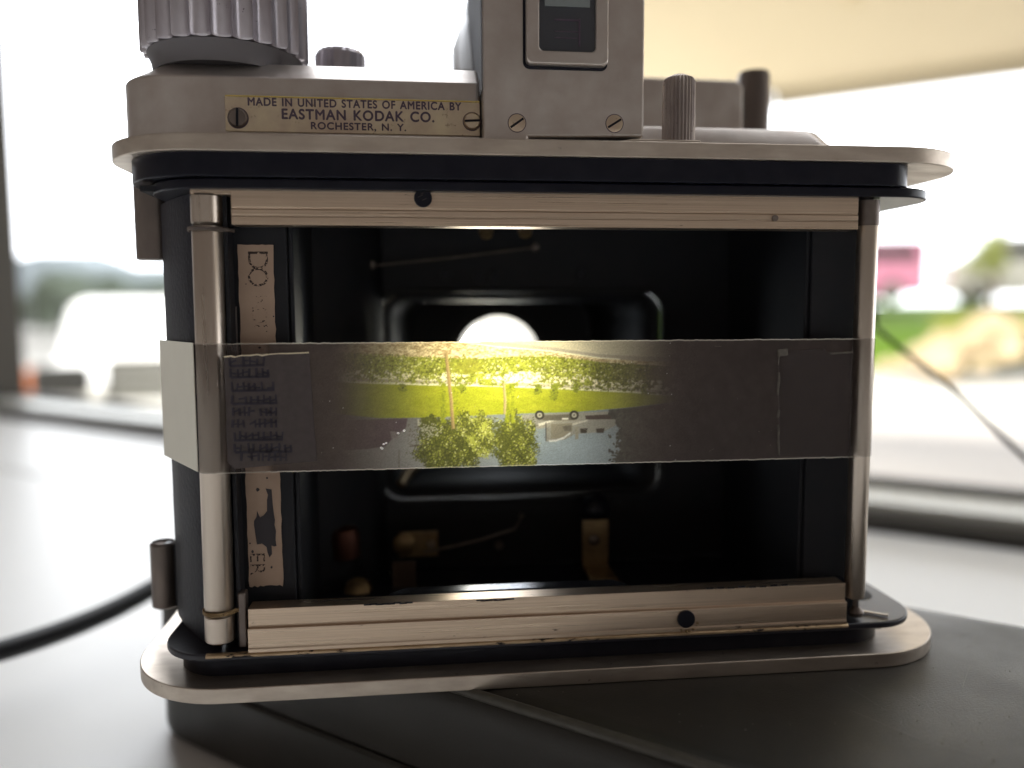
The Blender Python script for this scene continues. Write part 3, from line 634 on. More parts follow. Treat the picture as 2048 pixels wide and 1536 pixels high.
def slot_screw(pos, r, ang, m, parent, name='screw', h=.0004):
    b = MB(); b.lathe([(r, 0), (r, h * .5), (r * .85, h), (.00001, h * 1.1)], pos, (0, -1, 0), 36)
    s_ = b.build(name, m, parent)
    p_ = Vector(pos) + Vector((0, -h * 1.15, 0)); b = MB()
    d = Vector((math.cos(R(ang)), 0, math.sin(R(ang)))); n_ = Vector((-d.z, 0, d.x)) * r * .13
    fr2 = [p_ - d * r * .93 - n_, p_ + d * r * .93 - n_, p_ + d * r * .93 + n_, p_ - d * r * .93 + n_]
    b.rings([fr2, [q + Vector((0, h * .3, 0)) for q in fr2]]); b.build('slot', BLACK, s_)
    b = MB(); b.lathe([(r * 1.10, 0), (r * 1.10, .00004), (r, .00005)], Vector(pos) + Vector((0, .00002, 0)), (0, -1, 0), 36); b.build('recess_ring', INK, s_)
    return s_
slot_screw(aty(476, 236, .0093), .00150, 88, GUNMET, npl, h=.0006)
slot_screw(aty(944, 243, .0093), .00138, 3, NAMEP, npl, h=.0006)

# winding knob
kx, ky = -.0563, .0245
NF = 27
def flu(a): return 1 - .078 * abs(math.sin(a * NF / 2)) ** .7
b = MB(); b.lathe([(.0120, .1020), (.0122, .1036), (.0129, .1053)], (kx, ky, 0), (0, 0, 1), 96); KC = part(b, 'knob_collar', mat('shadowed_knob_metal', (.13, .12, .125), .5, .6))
b = MB(); b.lathe([(.0124, .10535), (.0138, .10545, 1), (.0140, .1059, 1), (.0140, .125, 1), (.0134, .1256, 1), (.010, .1262)], (kx, ky, 0), (0, 0, 1), 540, flute=flu)
part(b, 'winding_knob', KNOBM, angle=30)
b = MB(); b.lathe([(.0046, .1010), (.0048, .1012, 1), (.0048, .1098, 1), (.0043, .1106, 1), (.002, .1113)], (-.0377, .035, 0), (0, 0, 1), 160, flute=lambda a: 1 - .035 * (.5 + .5 * math.cos(a * 20)))
part(b, 'small_knob', KNOBM, angle=30)

# viewfinder housing : profile in XZ with a notch at the bottom, extruded in y
x0, x1 = -.0127, .0137
prof = [(x0, .0884), (-.0054, .0884), (-.0054, .0894), (x1, .0898), (x1, .132), (x0, .132)]
b = MB(); b.prism(prof, .006, .045, 'y'); vf = part(b, 'viewfinder_housing', SATIN, bevel=.0005, seg=3)
b = MB(); mb(b, -13.0, -12.72, 6.6, 44.6, 96.8, 131.5); b.build('glare_plate', mat('glare_damping_grey', (.30, .315, .34), .9, 0, var=(300, (1, 1, 1), .5, (.25, .26, .28)), spec=.02), vf, bevel=.0001)  # plate added to tone down glare on the housing's left face
b = MB(); mb(b, -5.5, 13.2, 8, 40, 87.94, 89.9); b.build('shadow_gap', BLACK, vf)
xo0, xo1, zo = aty(1052, 60, .005).x, aty(1216, 60, .005).x, aty(1130, 131, .005).z
xi0, xi1, zi = aty(1079, 60, .0045).x, aty(1192, 60, .0045).x, aty(1130, 102, .0045).z
b = MB(); plate_with_hole(b, rrect(xo0, xo1, zo, .128, .0009, 6), rrect(xi0, xi1, zi, .126, .0008, 6), .0044, .0062); b.build('eyepiece_frame', SATIN, vf, bevel=.00035, seg=3)
b = MB(); plate_with_hole(b, rrect(xo0 - .0004, xo1 + .00015, zo - .00045, .1285, .0011, 6), rrect(xo0 + .0005, xo1 - .0005, zo + .0005, .127, .0009, 6), .00585, .00605); b.build('frame_recess', BLACK, vf)
b = MB(); b.box(xi0 - .0004, xi1 + .0004, .0053, .0058, zi - .0004, .1265); gp = b.build('eyepiece_glass', GLASSD, vf)
b = MB()
for (xa, ya, xb, yb) in ((1110, 40, 1160, 40), (1110, 62, 1160, 64), (1110, 75, 1155, 77), (1158, 38, 1160, 92)):
    pa, pb = aty(xa, ya, .0052), aty(xb, yb, .0052); b.box(min(pa.x, pb.x) - .00006, max(pa.x, pb.x) + .00006, .00518, .00529, min(pa.z, pb.z) - .00006, max(pa.z, pb.z) + .00006)
b.build('frame_lines', INK, gp)
b = MB(); pa, pb = aty(1090, -40, .0052), aty(1180, 15, .0052); b.box(pa.x, pb.x, .00518, .00529, pb.z, pa.z); b.build('lit_patch', mat('pale_reflection_glass', (.20, .225, .225), .3), gp)  # brightness in the eyepiece, painted on the glass as a pale patch
slot_screw(aty(1034, 246, .0060), .00138, 35, NAMEP, vf, h=.0001)
slot_screw(aty(1229, 247, .0060), .00138, 32, NAMEP, vf, h=.0001)
# prism housing behind the viewfinder, sticking out to the left
pp_ = [aty(905, 147, .026), aty(905, 92, .032), aty(922, 35, .042), aty(937, -20, .054), aty(980, -60, .062)]
b = MB(); b.rings([[v, Vector((.004, v.y, v.z)), Vector((.004, .078, v.z)), Vector((v.x, .078, v.z))] for v in pp_]); part(b, 'prism_housing', mat('bright_satin_chrome', (.74, .75, .76), .38, .6), bevel=.0016, seg=4)

# release lever with knurled post
b = MB(); b.rings([[mm(q) for q in ((8.0, 4.6, 88.35), (22.9, 4.1, 87.96), (22.9, 11, 87.96), (8.0, 11, 88.35))], [mm(q) for q in ((8.0, 4.6, 88.6), (13, 4.4, 89.2), (22.9, 11, 89.1), (8.0, 11, 88.9))]], caps=True)
b.bm.free(); b = MB()
b.prism([(.0075, .08796), (.0229, .08796), (.0229, .08925), (.0115, .08925), (.0095, .0889)], .0046, .0105, 'y')
lv = part(b, 'release_lever', PLATE, bevel=.00015)
b = MB(); b.lathe([(.0027, 0), (.00272, .0001, 1), (.00272, .0098, 1), (.0024, .0104, 1), (.0011, .0110), (.0003, .0111)], (.0200, .0075, .08926), (0, 0, 1), 216, flute=lambda a: 1 - .075 * (.5 + .5 * math.cos(a * 27)))
b.build('knurled_post', KNURL, lv, angle=30)

# low deck on the right
b = MB(); b.rings([[(px, py, z_ * .001) for px, py in mmr(12, 57.5 - i_, 20 + i_ * .4, 58 - i_, 4, n=8)] for i_, z_ in ((0, 87.94), (.3, 90.5), (4.5, 94.9), (5.3, 95.2))])
dk = part(b, 'top_deck', GREYP if False else SATIN, angle=35)
b = MB(); b.prism([(.0138, .0952), (.0482, .0952), (.0480, .1105), (.0465, .1118), (.0138, .1121)], .049, .058, 'y'); part(b, 'front_housing', SATIN, bevel=.0006)
b = MB(); b.lathe([(.0036, .0952), (.0036, .1140), (.0033, .1150), (.001, .1152)], (.0525, .0545, 0), (0, 0, 1), 40); part(b, 'flash_post', GUNMET)

# sticker
STK = mat('tan_paper_label', (.42, .30, .22), .8, var=(300, (1, 1, 1), .6, (.34, .235, .17)), bump=(2500, (1, 1, 1), .3, .00005))
stx0, stx1, stz0, stz1 = -.0519, -.0465, .0162, .0722
def ragged(n, a, b_, amp, vertical, off):
    return [((off + random.uniform(-amp, amp), a + (b_ - a) * k / n) if vertical else (a + (b_ - a) * k / n, off + random.uniform(-amp, amp))) for k in range(n)]
out = ragged(50, stz0, stz1, .00008, True, stx0) + ragged(10, stx0, stx1, .00005, False, stz1) + ragged(50, stz1, stz0, .00008, True, stx1 + .0001) + ragged(12, stx1, stx0, .00016, False, stz0)
b = MB(); b.prism(out, .00775, .0079, 'y'); stk = b.build('paper_label', STK, fr, smooth=False)
FADED = bpy.data.materials.new('broken_ink'); t, p = nodes(FADED)
p.inputs['Base Color'].default_value = (.035, .02, .016, 1); p.inputs['Roughness'].default_value = .8
n = noise_node(t, 3200, 2, (1, 1, 1)); k = t.nodes.new('ShaderNodeMath'); k.operation = 'GREATER_THAN'; k.inputs[1].default_value = .47
t.links.new(n.outputs[0], k.inputs[0]); t.links.new(k.outputs[0], p.inputs['Alpha'])
def label_text(body, px, py, size, m, sx=1.0):
    c_ = aty(px, py, .0077)
    return text_mesh('lettering', body, size, m, stk, Matrix.Translation((c_.x, .00771, c_.z)) @ Matrix.Rotation(R(90), 4, 'Y') @ Matrix.Rotation(R(90), 4, 'X'), extrude=.00001, sx=sx, offset=-.00003)
label_text('D', 496, 520, .0046, FADED); label_text('O', 496, 554, .0046, FADED, .9)
label_text('ER', 500, 1128, .0036, FADED)
VFADE = FADED.copy(); VFADE.name = 'almost_gone_ink'
[x for x in VFADE.node_tree.nodes if x.type == 'MATH'][0].inputs[1].default_value = .60
label_text('N', 502, 606, .0036, VFADE); label_text('O', 503, 630, .0036, VFADE); label_text('T', 504, 652, .0036, VFADE)
# worn-through patch
blob = [(531, 977), (543, 979), (545, 1005), (548, 1030), (550, 1040), (549, 1050), (552, 1062), (551, 1080), (553, 1092), (548, 1093), (543, 1091), (544, 1108), (539, 1115), (535, 1105), (533, 1094), (524, 1087), (514, 1089), (511, 1070), (508, 1050), (508, 1042), (513, 1034), (514, 1022), (520, 1035), (527, 1031), (534, 1022), (534, 1000), (536, 990)]
b = MB(); pts_ = [aty(x, y, .00765) for x, y in blob]; b.prism([(q.x, q.z) for q in pts_], .00764, .0077, 'y')
b.build('worn_patch', mat('bare_patch', (.020, .014, .018), .6), stk, smooth=False)
for (cx, cy, s_) in ((516, 979, 4), (534, 956, 2.5), (505, 1103, 3), (508, 1110, 2), (543, 1135, 3), (519, 695, 3), (500, 1087, 2), (492, 568, 1.6), (547, 633, 1.6)):
    b = MB(); pp = [aty(cx + s_ * random.uniform(.6, 1.2) * math.cos(k), cy + s_ * random.uniform(.6, 1.3) * math.sin(k), .00765) for k in range(6)]
    b.prism([(q.x, q.z) for q in pp], .00764, .0077, 'y'); b.build('worn_speck', bpy.data.materials['bare_patch'], stk, smooth=False)
b = MB(); q0, q1 = aty(464, 613, .0078), aty(477, 725, .0078); b.box(q0.x, q1.x, .0077, .0079, q1.z, q0.z); b.build('label_sliver', mat('grey_label_sliver', (.11, .09, .085), .7), fr)
for ch in cm.children: ch.location = Vector(ch.location) - cm.location

# ================================================================== MATT TAPE with the projected scene
tape = empty('matt_tape_strip', (0, -.0006, .0469))
tag(tape, 'strip of matt translucent tape stretched across the open back, showing an upside-down garden scene', 'tape')
Y0 = .0018            # plane of the tape (just in front of the rollers' front)
# ---- paint the upside-down scene the lens throws, in photo pixels (x 640..1360, y 676..950), one sample per pixel
X0, XN, YT, YN = 600, 800, 672, 290
rng = np.random.default_rng(5)
S = 2
img = np.zeros((YN * S, XN * S, 3)); img[:] = (.10, .085, .075)
yy, xx = np.mgrid[0:YN * S, 0:XN * S]; xx = xx / S + X0; yy = yy / S + YT
def lerp(a, b, t): return np.asarray(a) + (np.asarray(b) - np.asarray(a)) * t
def fill(mask, col, noise=0.0):
    c_ = np.array(col, float)[None, :] * (1 + noise * rng.standard_normal((int(mask.sum()), 1))); img[mask] = c_
def inpoly(poly):
    m = np.zeros(xx.shape, bool); n = len(poly)
    for i in range(n):
        xa, ya = poly[i]; xb, yb = poly[(i + 1) % n]
        if ya == yb: continue
        c_ = ((ya > yy) != (yb > yy)) & (xx < (xb - xa) * (yy - ya) / (yb - ya) + xa); m ^= c_
    return m
def smooth_noise(sx, sy, seed):
    r2 = np.random.default_rng(seed); g = r2.random((int(YN / sy) + 3, int(XN / sx) + 3))
    u = (xx - X0) / sx; v = (yy - YT) / sy; i = u.astype(int); j = v.astype(int); fu = u - i; fv = v - j
    fu = fu * fu * (3 - 2 * fu); fv = fv * fv * (3 - 2 * fv)
    return (g[j, i] * (1 - fu) + g[j, i + 1] * fu) * (1 - fv) + (g[j + 1, i] * (1 - fu) + g[j + 1, i + 1] * fu) * fv
def edge(x, pts): return np.interp(x, [p_[0] for p_ in pts], [p_[1] for p_ in pts])
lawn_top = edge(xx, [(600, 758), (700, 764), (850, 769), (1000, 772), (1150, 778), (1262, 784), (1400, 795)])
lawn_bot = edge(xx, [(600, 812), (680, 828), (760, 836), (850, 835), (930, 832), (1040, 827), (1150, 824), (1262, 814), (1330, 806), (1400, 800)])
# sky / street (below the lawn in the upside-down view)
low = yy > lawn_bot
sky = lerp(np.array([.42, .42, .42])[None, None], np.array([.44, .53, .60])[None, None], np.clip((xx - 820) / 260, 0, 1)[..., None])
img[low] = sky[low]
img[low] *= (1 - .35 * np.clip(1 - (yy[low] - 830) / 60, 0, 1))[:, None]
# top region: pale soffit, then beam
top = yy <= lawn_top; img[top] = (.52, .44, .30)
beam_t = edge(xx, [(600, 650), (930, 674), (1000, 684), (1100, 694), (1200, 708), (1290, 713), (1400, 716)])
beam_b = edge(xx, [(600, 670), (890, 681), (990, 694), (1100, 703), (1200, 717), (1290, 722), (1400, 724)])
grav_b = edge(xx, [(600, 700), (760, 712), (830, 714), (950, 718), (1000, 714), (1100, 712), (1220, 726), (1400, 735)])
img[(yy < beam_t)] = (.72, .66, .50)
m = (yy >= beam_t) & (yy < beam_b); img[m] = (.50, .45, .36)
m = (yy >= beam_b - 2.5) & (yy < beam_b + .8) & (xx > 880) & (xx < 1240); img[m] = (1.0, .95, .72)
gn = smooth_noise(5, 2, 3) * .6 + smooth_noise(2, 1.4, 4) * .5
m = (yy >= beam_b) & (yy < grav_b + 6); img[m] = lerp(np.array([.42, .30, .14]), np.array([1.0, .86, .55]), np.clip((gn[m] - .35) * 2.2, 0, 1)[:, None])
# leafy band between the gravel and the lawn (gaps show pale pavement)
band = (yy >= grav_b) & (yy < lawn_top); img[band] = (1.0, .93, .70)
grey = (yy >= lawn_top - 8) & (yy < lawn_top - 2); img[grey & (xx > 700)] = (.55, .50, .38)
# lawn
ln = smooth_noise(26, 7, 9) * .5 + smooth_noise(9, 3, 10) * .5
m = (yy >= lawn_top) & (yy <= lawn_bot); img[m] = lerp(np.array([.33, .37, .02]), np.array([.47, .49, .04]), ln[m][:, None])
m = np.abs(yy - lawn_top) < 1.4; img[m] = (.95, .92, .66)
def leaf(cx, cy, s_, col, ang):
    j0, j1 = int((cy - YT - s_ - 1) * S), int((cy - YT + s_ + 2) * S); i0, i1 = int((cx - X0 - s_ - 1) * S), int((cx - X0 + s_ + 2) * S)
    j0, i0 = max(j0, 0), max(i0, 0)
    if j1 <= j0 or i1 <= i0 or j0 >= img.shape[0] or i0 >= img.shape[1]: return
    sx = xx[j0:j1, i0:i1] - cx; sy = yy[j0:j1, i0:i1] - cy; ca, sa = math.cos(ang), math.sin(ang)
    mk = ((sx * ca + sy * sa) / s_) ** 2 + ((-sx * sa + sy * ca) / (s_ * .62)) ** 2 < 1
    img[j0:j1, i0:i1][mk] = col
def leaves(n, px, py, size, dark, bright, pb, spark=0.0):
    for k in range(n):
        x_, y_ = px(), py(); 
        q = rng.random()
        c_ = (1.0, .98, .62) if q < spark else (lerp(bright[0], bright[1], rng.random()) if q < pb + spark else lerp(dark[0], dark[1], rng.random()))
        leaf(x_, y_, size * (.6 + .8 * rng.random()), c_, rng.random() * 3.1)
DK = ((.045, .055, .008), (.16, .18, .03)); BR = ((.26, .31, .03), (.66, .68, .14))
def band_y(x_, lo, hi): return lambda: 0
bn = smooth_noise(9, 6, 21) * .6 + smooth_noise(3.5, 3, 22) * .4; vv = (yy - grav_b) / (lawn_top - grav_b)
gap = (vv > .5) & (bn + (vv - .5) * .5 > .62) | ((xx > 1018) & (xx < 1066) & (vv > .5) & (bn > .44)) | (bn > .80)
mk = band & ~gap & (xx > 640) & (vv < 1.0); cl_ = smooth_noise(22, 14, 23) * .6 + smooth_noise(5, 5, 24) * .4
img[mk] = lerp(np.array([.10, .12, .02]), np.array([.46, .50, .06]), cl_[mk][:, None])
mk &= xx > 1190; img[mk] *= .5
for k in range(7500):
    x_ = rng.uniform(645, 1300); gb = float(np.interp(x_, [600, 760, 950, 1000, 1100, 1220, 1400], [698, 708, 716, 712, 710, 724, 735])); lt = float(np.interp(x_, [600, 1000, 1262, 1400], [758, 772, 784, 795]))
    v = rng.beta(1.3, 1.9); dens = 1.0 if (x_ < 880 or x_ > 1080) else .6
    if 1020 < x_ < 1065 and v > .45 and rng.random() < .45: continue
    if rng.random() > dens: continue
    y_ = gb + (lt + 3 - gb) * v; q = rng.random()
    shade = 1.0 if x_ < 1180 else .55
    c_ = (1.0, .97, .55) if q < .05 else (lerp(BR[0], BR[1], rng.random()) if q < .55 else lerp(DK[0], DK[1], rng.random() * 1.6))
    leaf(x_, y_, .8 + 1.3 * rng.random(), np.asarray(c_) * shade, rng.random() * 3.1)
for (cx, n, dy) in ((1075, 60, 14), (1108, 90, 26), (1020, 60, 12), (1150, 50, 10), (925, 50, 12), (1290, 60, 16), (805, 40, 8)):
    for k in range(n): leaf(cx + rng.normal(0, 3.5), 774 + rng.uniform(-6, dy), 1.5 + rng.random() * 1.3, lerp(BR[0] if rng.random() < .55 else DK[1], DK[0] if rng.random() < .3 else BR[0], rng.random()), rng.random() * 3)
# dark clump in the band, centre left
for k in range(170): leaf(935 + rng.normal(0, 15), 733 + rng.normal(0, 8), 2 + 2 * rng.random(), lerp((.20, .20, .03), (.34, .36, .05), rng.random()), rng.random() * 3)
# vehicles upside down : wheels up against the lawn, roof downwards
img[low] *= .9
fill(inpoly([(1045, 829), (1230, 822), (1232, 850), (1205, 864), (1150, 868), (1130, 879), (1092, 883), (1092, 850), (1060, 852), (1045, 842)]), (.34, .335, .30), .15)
fill(inpoly([(1070, 852), (1090, 845), (1115, 840), (1150, 838), (1165, 842), (1135, 848), (1092, 855), (1075, 858)]), (.42, .40, .34), .05)
fill(inpoly([(1076, 847), (1108, 838), (1108, 842), (1078, 852)]), (.8, .78, .7)); fill(inpoly([(1144, 847), (1175, 839), (1175, 842), (1144, 851)]), (.65, .62, .55))
fill(inpoly([(1055, 855), (1070, 850), (1072, 862), (1058, 864)]), (.07, .07, .06))
fill(inpoly([(1102, 848), (1145, 846), (1145, 862), (1122, 876), (1102, 877)]), (.30, .28, .22), .1)
fill(inpoly([(1125, 852), (1143, 850), (1143, 862), (1128, 862)]), (.17, .16, .13)); fill(inpoly([(1091, 845), (1093, 845), (1093, 882), (1091, 882)]), (.05, .05, .05))
fill(inpoly([(1097, 880), (1112, 879), (1128, 873), (1140, 864), (1141, 867), (1128, 877), (1112, 883), (1098, 884)]), (.8, .8, .78))
for x_, w_ in ((1160, 15), (1192, 17)): fill(inpoly([(x_, 857), (x_ + w_, 856), (x_ + w_ - 2, 866), (x_ + 1, 866)]), (.055, .05, .04))
fill(inpoly([(1170, 831), (1225, 828), (1228, 838), (1172, 839)]), (.07, .055, .05), .3); fill(inpoly([(1150, 853), (1157, 853), (1157, 878), (1150, 879)]), (.34, .32, .26))
fill(inpoly([(1085, 830), (1150, 828), (1150, 840), (1085, 841)]), (.16, .15, .12), .1); fill(inpoly([(1124, 836), (1137, 836), (1137, 839), (1124, 839)]), (.9, .88, .8))
for cx, cy in ((1079, 830), (1148, 830)):
    d2 = np.hypot(xx - cx, yy - cy); fill(d2 < 9.5, (.035, .035, .03)); fill((d2 < 5), (.50, .48, .40)); fill(d2 < 2, (.10, .10, .08))
img[(yy < lawn_bot) & (yy > lawn_bot - 6) & (xx > 1060) & (xx < 1160)] *= (.9, .95, 1)
# dark trees right
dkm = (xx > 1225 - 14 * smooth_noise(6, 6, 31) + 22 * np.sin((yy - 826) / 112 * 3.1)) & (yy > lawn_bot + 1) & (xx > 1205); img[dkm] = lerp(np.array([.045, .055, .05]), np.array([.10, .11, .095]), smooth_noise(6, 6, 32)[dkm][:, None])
for k in range(500): leaf(rng.uniform(1232, 1330) + (0 if rng.random() < .8 else -14), rng.uniform(826, 938), 2.5 + 2 * rng.random(), lerp((.05, .06, .055), (.12, .13, .11), rng.random()), rng.random() * 3)
for k in range(26): x_, y_ = rng.uniform(1212, 1240), rng.uniform(855, 905); leaf(x_, y_, 1.1, (.5, .55, .55), 0)
# violet dark car left with sparkles
fill(inpoly([(640, 842), (815, 836), (812, 855), (790, 872), (770, 893), (735, 898), (690, 900), (660, 880), (660, 838)]), (.13, .095, .12), .2)
fill(inpoly([(780, 862), (795, 864), (795, 876), (783, 878)]), (.30, .27, .28))
for x_, y_ in ((764, 897), (767, 888), (772, 886), (796, 866), (808, 861), (762, 895)): leaf(x_, y_, 1.6, (9, 9, 10), 0)
for k in range(70): x_ = rng.uniform(815, 845); y_ = rng.uniform(848, 893); leaf(x_, y_, 1.4, (.16, .14, .11), rng.random() * 3)
fill(inpoly([(820, 891), (846, 889), (846, 892), (820, 893)]), (.12, .10, .08)); fill(inpoly([(797, 900), (799, 900), (799, 935), (797, 935)]), (.22, .2, .17)); fill(inpoly([(835, 838), (838, 838), (838, 852), (835, 852)]), (.6, .58, .5))
# crowns
def crown(cx, cy, rx, ry, n, pb, spark):
    n *= 2; an = np.arctan2(yy - cy, xx - cx); rd = np.hypot((xx - cx) / rx, (yy - cy) / ry); wob = .78 + .07 * np.sin(an * 5 + cx) + .05 * np.sin(an * 11) + .25 * (smooth_noise(5, 5, int(cx)) - .5)
    mk = rd < wob; cl_ = smooth_noise(14, 11, int(cx) + 3); img[mk] = lerp(np.array([.040, .050, .010]), np.array([.15, .17, .03]), cl_[mk][:, None])
    for k in range(n):
        a = rng.uniform(0, 2 * math.pi); r_ = math.sqrt(rng.random()) * (1 + .13 * math.sin(a * 7) + .09 * rng.normal())
        x_, y_ = cx + rx * r_ * math.cos(a), cy + ry * r_ * math.sin(a); q = rng.random()
        lit = .5 + .5 * math.sin(x_ * .13 + 1.3) * math.cos(y_ * .11)
        c_ = (.95, .95, .45) if q < spark * lit * 1.6 else (lerp(BR[0], BR[1], rng.random()) if q < pb * lit * 1.5 + spark else lerp(DK[0], DK[1], rng.random()))
        leaf(x_, y_, .7 + 1.3 * rng.random(), c_, rng.random() * 3.1)
crown(862, 850, 22, 20, 520, .06, .01); crown(885, 898, 52, 46, 3000, .16, .03); crown(925, 882, 50, 54, 2900, .22, .035); crown(962, 870, 26, 42, 1300, .65, .06); crown(1028, 885, 45, 56, 2700, .18, .03); crown(1048, 920, 24, 22, 700, .3, .08)
for k in range(240): leaf(858 + rng.normal(0, 12), 862 + rng.normal(0, 8), 1.5, (.62, .60, .48) if rng.random() < .45 else (.10, .12, .02), rng.random() * 3)
# ivy dangling beside trunks, then trunks
for cx, x2, n in ((886, 10, 260), (1020, 9, 330)):
    for k in range(n): y_ = rng.uniform(768, 845); sd = 1 if rng.random() < .35 else -1; leaf(cx + (sd * rng.uniform(2, x2) if cx > 1000 else (rng.uniform(-5, 5) if rng.random() < .7 else rng.uniform(20, 30))), y_, 1.4 + 1.4 * rng.random(), lerp((.20, .24, .02), (.42, .46, .03), rng.random()), rng.random() * 3)
def trunk(pts, w, col):
    xc = edge(yy, [(p_[1], p_[0]) for p_ in pts]); m = (np.abs(xx - xc) < w) & (yy > pts[0][1]) & (yy < pts[-1][1]); img[m] = np.array(col) * (.8 + .35 * (xx[m] - xc[m]) / w + .15 * rng.random(int(m.sum())))[:, None]
trunk([(892, 706), (896, 745), (902, 800), (906, 858)], 3.4, (.46, .33, .15)); trunk([(1007, 766), (1010, 800), (1009, 828)], 2.6, (.50, .40, .20))
# projected circle edge: the lens covers x 650..1320
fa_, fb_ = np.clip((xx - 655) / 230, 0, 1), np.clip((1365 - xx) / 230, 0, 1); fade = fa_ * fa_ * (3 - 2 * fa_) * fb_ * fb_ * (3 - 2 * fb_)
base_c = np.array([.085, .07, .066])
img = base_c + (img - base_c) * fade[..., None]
for _ in range(5):
    im2 = img.copy(); im2[1:-1, 1:-1] = (img[1:-1, 1:-1] * 2 + img[:-2, 1:-1] + img[2:, 1:-1] + img[1:-1, :-2] + img[1:-1, 2:]) / 6; img = im2
img = img * (1 + .10 * rng.standard_normal(img.shape[:2])[..., None]); img = np.clip(img, .004, 9)
for k in range(50):   # dust motes in the tape
    j, i = rng.integers(4, YN * S - 4), rng.integers(4, XN * S - 4); img[j:j + 2, i:i + 2] = .9

# ---- tape mesh: front face flat, wraps round both rollers
zt0, zt1 = .0364, .0567
prof = []                                             # (x, y, s)
yr, rL, rR = .0046, .00245, .00187
xl, xr = -.0558, .0523
for k in range(7): a = R(180 + 90 * k / 6 + 12 * (1 - k / 6)); prof.append((xl + rL * math.cos(a), yr + rL * math.sin(a)))
nx = 900
xs_ = np.linspace(xl + .0003, xr - .0003, nx)
for x_ in xs_: prof.append((float(x_), yr - rL + (rL - rR) * (float(x_) - xl) / (xr - xl)))
for k in range(1, 9): a = R(270 + 105 * k / 8); prof.append((xr + rR * math.cos(a), yr + rR * math.sin(a)))
nz = 200; NPRO = len(prof)
zs = np.linspace(zt0, zt1, nz)
PX = np.array([p_[0] for p_ in prof]); PY = np.array([p_[1] for p_ in prof])
jit = np.zeros((nz, NPRO)); rj = np.random.default_rng(3)
def rough1(seed, n, c): r2 = np.random.default_rng(seed); return np.interp(np.arange(n), np.arange(0, n + c, c), r2.standard_normal(len(np.arange(0, n + c, c))))
ed = (rough1(1, NPRO, 9) * .00002 + rough1(2, NPRO, 3) * .000022); eu = (rough1(4, NPRO, 9) * .00002 + rough1(6, NPRO, 3) * .00002)
tz = np.linspace(0, 1, nz)[:, None]
Z = zs[:, None] + ed[None, :] * (1 - tz) ** 12 + eu[None, :] * tz ** 12
co = np.stack([np.broadcast_to(PX, Z.shape), np.broadcast_to(PY, Z.shape), Z], -1).reshape(-1, 3)
# colours: project vertex into the picture
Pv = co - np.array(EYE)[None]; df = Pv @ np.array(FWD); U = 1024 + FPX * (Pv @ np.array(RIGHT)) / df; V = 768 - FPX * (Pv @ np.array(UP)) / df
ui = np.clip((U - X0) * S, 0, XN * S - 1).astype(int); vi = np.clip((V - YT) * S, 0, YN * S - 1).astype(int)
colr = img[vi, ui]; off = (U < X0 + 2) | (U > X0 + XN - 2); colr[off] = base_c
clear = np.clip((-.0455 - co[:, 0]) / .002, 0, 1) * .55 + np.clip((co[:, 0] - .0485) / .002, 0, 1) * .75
tt = np.broadcast_to(tz, Z.shape).reshape(-1); edgew = ((tt < .006) | (tt > .994)).astype(float)
faces = []
idx = np.arange(nz * NPRO).reshape(nz, NPRO)
fa = np.stack([idx[:-1, :-1], idx[:-1, 1:], idx[1:, 1:], idx[1:, :-1]], -1).reshape(-1, 4)
me = bpy.data.meshes.new('tape_sheet'); me.vertices.add(len(co)); me.vertices.foreach_set('co', co.ravel())
me.loops.add(fa.size); me.loops.foreach_set('vertex_index', fa.ravel().astype(np.int32)); me.polygons.add(len(fa)); me.polygons.foreach_set('loop_start', np.arange(0, fa.size, 4).astype(np.int32)); me.polygons.foreach_set('loop_total', np.full(len(fa), 4, np.int32))
me.update(); me.validate()
ca = me.color_attributes.new('picture', 'FLOAT_COLOR', 'POINT'); ca.data.foreach_set('color', np.concatenate([colr, np.ones((len(co), 1))], 1).astype(np.float32).ravel())
for nm, arr in (('clear', clear), ('cut_edge', edgew)):
    at_ = me.attributes.new(nm, 'FLOAT', 'POINT'); at_.data.foreach_set('value', arr.astype(np.float32))
me.shade_smooth()
TM = bpy.data.materials.new('matt_film'); TM.use_nodes = True; t = TM.node_tree; t.nodes.clear()
N = t.nodes.new; Lk = t.links.new
out_ = N('ShaderNodeOutputMaterial'); a_pic = N('ShaderNodeAttribute'); a_pic.attribute_name = 'picture'; a_cl = N('ShaderNodeAttribute'); a_cl.attribute_name = 'clear'; a_ed = N('ShaderNodeAttribute'); a_ed.attribute_name = 'cut_edge'
trl = N('ShaderNodeBsdfTranslucent'); dif = N('ShaderNodeBsdfDiffuse'); tra = N('ShaderNodeBsdfTransparent'); glo = N('ShaderNodeBsdfGlossy'); glo.inputs['Roughness'].default_value = .28; _bn = noise_node(t, 260, 5, (1, 1, .5)); _bb = t.nodes.new('ShaderNodeBump'); _bb.inputs['Strength'].default_value = .5; _bb.inputs['Distance'].default_value = .0006; t.links.new(_bn.outputs[0], _bb.inputs['Height']); t.links.new(_bb.outputs[0], glo.inputs['Normal']); glo.inputs['Color'].default_value = (.5, .45, .42, 1)
dn = noise_node(t, 500, 5, (1, 1, 1)); dm = N('ShaderNodeMix'); dm.data_type = 'RGBA'; dm.inputs[6].default_value = (.014, .010, .0095, 1); dm.inputs[7].default_value = (.070, .052, .046, 1)
Lk(dn.outputs[0], dm.inputs[0]); em = N('ShaderNodeMix'); em.data_type = 'RGBA'; em.inputs[7].default_value = (.62, .58, .5, 1); Lk(a_ed.outputs['Fac'], em.inputs[0]); Lk(dm.outputs[2], em.inputs[6]); Lk(em.outputs[2], dif.inputs[0])
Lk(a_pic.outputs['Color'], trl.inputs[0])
ad = N('ShaderNodeAddShader'); Lk(trl.outputs[0], ad.inputs[0]); Lk(dif.outputs[0], ad.inputs[1])
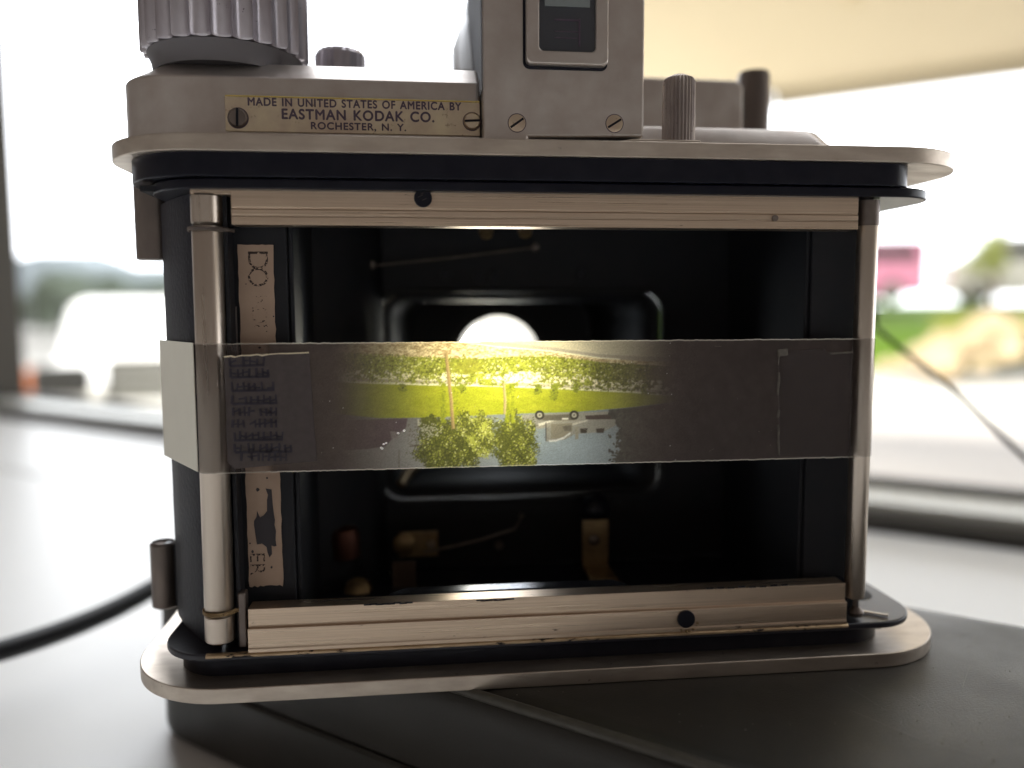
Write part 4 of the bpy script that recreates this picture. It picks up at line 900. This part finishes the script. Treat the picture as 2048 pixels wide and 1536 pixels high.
mg = N('ShaderNodeMixShader'); mg.inputs[0].default_value = .03; Lk(ad.outputs[0], mg.inputs[1]); Lk(glo.outputs[0], mg.inputs[2])
mc = N('ShaderNodeMixShader'); Lk(a_cl.outputs['Fac'], mc.inputs[0]); Lk(mg.outputs[0], mc.inputs[1]); Lk(tra.outputs[0], mc.inputs[2]); Lk(mc.outputs[0], out_.inputs[0])
me.materials.append(TM)
sh = bpy.data.objects.new('tape_sheet', me); C.objects.link(sh); sh.parent = tape
b = MB()
for k in range(60):
    x_ = random.uniform(-.050, .049); z_ = random.uniform(zt0 + .001, zt1 - .001); q_ = Vector((x_, yr - rL + (rL - rR) * (x_ - xl) / (xr - xl) - .00006, z_)); r_ = random.uniform(.00003, .00009)
    if random.random() < .25: b.tube([q_, q_ + Vector((random.uniform(-.0012, .0012), 0, random.uniform(-.0008, .0008)))], .00002, 5)
    else: rs = bmesh.ops.create_icosphere(b.bm, subdivisions=1, radius=r_); bmesh.ops.translate(b.bm, vec=q_, verts=rs['verts'])
tag(b.build('dust_specks', mat('pale_dust', (.30, .27, .23), .9), tape, smooth=False), kind='stuff')
# left tail of white paper-backed tape
PAPER = mat('off_white_backing', (.86, .83, .72), .75, var=(120, (1, 1, 1), .5, (.80, .77, .66)))
b = MB(); a0 = (-.05830, .0042); a1 = (-.0683, .0203)
b.prism([a0, a1, (a1[0] - .00012, a1[1] - .00006), (a0[0] - .00012, a0[1] - .00006)], zt0, zt1 + .00005); tl = b.build('white_tail', PAPER, tape)
# doubled printed piece at the left end
y1 = yr - rL - .00012
def tp_(px, py, dy=0): return aty(px, py, y1 - dy)
PRT = bpy.data.materials.new('brown_doubled_tape'); t, p = nodes(PRT)
p.inputs['Base Color'].default_value = (.075, .055, .052, 1); p.inputs['Roughness'].default_value = .6; p.inputs['Alpha'].default_value = .80
n = noise_node(t, 900, 4); mx_ = t.nodes.new('ShaderNodeMix'); mx_.data_type = 'RGBA'; mx_.inputs[6].default_value = (.055, .042, .040, 1); mx_.inputs[7].default_value = (.10, .078, .074, 1); t.links.new(n.outputs[0], mx_.inputs[0]); t.links.new(mx_.outputs[2], p.inputs['Base Color'])
edge_top = [(448, 714), (462, 712), (470, 714), (482, 711), (500, 711), (515, 709), (524, 711), (535, 709), (558, 707), (575, 707), (600, 706), (618, 705)]
poly = [tp_(x, y) for x, y in edge_top] + [tp_(634, 922), tp_(560, 929), tp_(470, 938), tp_(455, 925)]
b = MB(); b.prism([(q.x, q.z) for q in poly], y1, y1 + .00006, 'y'); pr = b.build('printed_end', PRT, tape, smooth=False)
b = MB()
for (xa, ya), (xb, yb) in zip(edge_top, edge_top[1:]):
    pa, pb = tp_(xa, ya), tp_(xb, yb); w_ = random.uniform(.00006, .00013)
    b.rings([[(pa.x, y1 - .0001, pa.z - w_), (pb.x, y1 - .0001, pb.z - w_), (pb.x, y1 - .0001, pb.z + w_), (pa.x, y1 - .0001, pa.z + w_)], [(pa.x, y1, pa.z - w_), (pb.x, y1, pb.z - w_), (pb.x, y1, pb.z + w_), (pa.x, y1, pa.z + w_)]])
b.build('torn_edge', mat('torn_white_edge', (.70, .60, .42), .6), pr, smooth=False)
INK2 = mat('violet_ink', (.016, .013, .026), .6, var=(1200, (1, 1, 1), .8, (.030, .022, .032)))
b = MB(); yi = y1 - .00012
def ink(px0, py0, px1, py1, w=1.8):
    pa, pb = aty(px0, py0, yi), aty(px1, py1, yi); d = (pb - pa); d.y = 0; s_ = Vector((-d.z, 0, d.x)).normalized() * w / FPX * .127 / 2 * 1.6
    b.rings([[pa - s_, pb - s_, pb + s_, pa + s_], [v + Vector((0, .00005, 0)) for v in (pa - s_, pb - s_, pb + s_, pa + s_)]])
rowsi = [(715, 460, 528, 5), (738, 462, 536, 6), (765, 464, 545, 7), (791, 465, 552, 7), (815, 466, 552, 8), (838, 466, 552, 8), (864, 468, 565, 8), (888, 470, 582, 9), (905, 482, 572, 8)]
for i, (y_, xa, xb, nb) in enumerate(rowsi):
    for j in range(nb + 1):
        x_ = xa + (xb - xa) * j / nb + random.uniform(-1.5, 1.5)
        if random.random() < .93: ink(x_, y_ + random.uniform(-2, 2), x_ + random.uniform(-2, 2.5), y_ + 17, random.uniform(1.8, 3.2))
        if j < nb and random.random() < .8: ink(x_, y_ + 9 + random.uniform(-3, 3), x_ + (xb - xa) / nb, y_ + 8 + random.uniform(-3, 3), random.uniform(1.5, 2.6))
    if i in (0, 1, 2, 3, 6, 7): ink(xa, y_ + 17, xb, y_ + 15, 3)
b.build('printed_ink', INK2, pr, smooth=False)
# second, clearer doubled piece at the right
CLR = PRT.copy(); CLR.name = 'clear_doubled_tape'; CLR.node_tree.nodes['Principled BSDF'].inputs['Alpha'].default_value = .22
yrt = yr - rR - .0002
poly = [aty(x, y, yrt) for x, y in ((1557, 702), (1600, 700), (1645, 697), (1660, 707), (1706, 703), (1700, 914), (1560, 912))]
b = MB(); b.prism([(q.x, q.z) for q in poly], yrt, yrt + .00005, 'y'); dp_ = b.build('doubled_end', CLR, tape, smooth=False)
SEAM = mat('pale_seam', (.17, .15, .12), .6, var=(900, (1, 1, 1), 1, (.08, .07, .06))); b = MB(); yi = yrt - .00012
prev = None
for k in range(15):
    x_, y_ = 1557 + random.uniform(-1.6, 1.6), 700 + 15 * k
    if prev and k not in (3, 7, 8, 10): ink(prev[0], prev[1], x_, y_, random.uniform(1.5, 4))
    prev = (x_, y_)
ink(1555, 706, 1576, 704, 9); ink(1659, 707.5, 1706, 704, 2.5)
b.build('seam', SEAM, dp_, smooth=False)
for ch in tape.children: ch.location = -tape.location
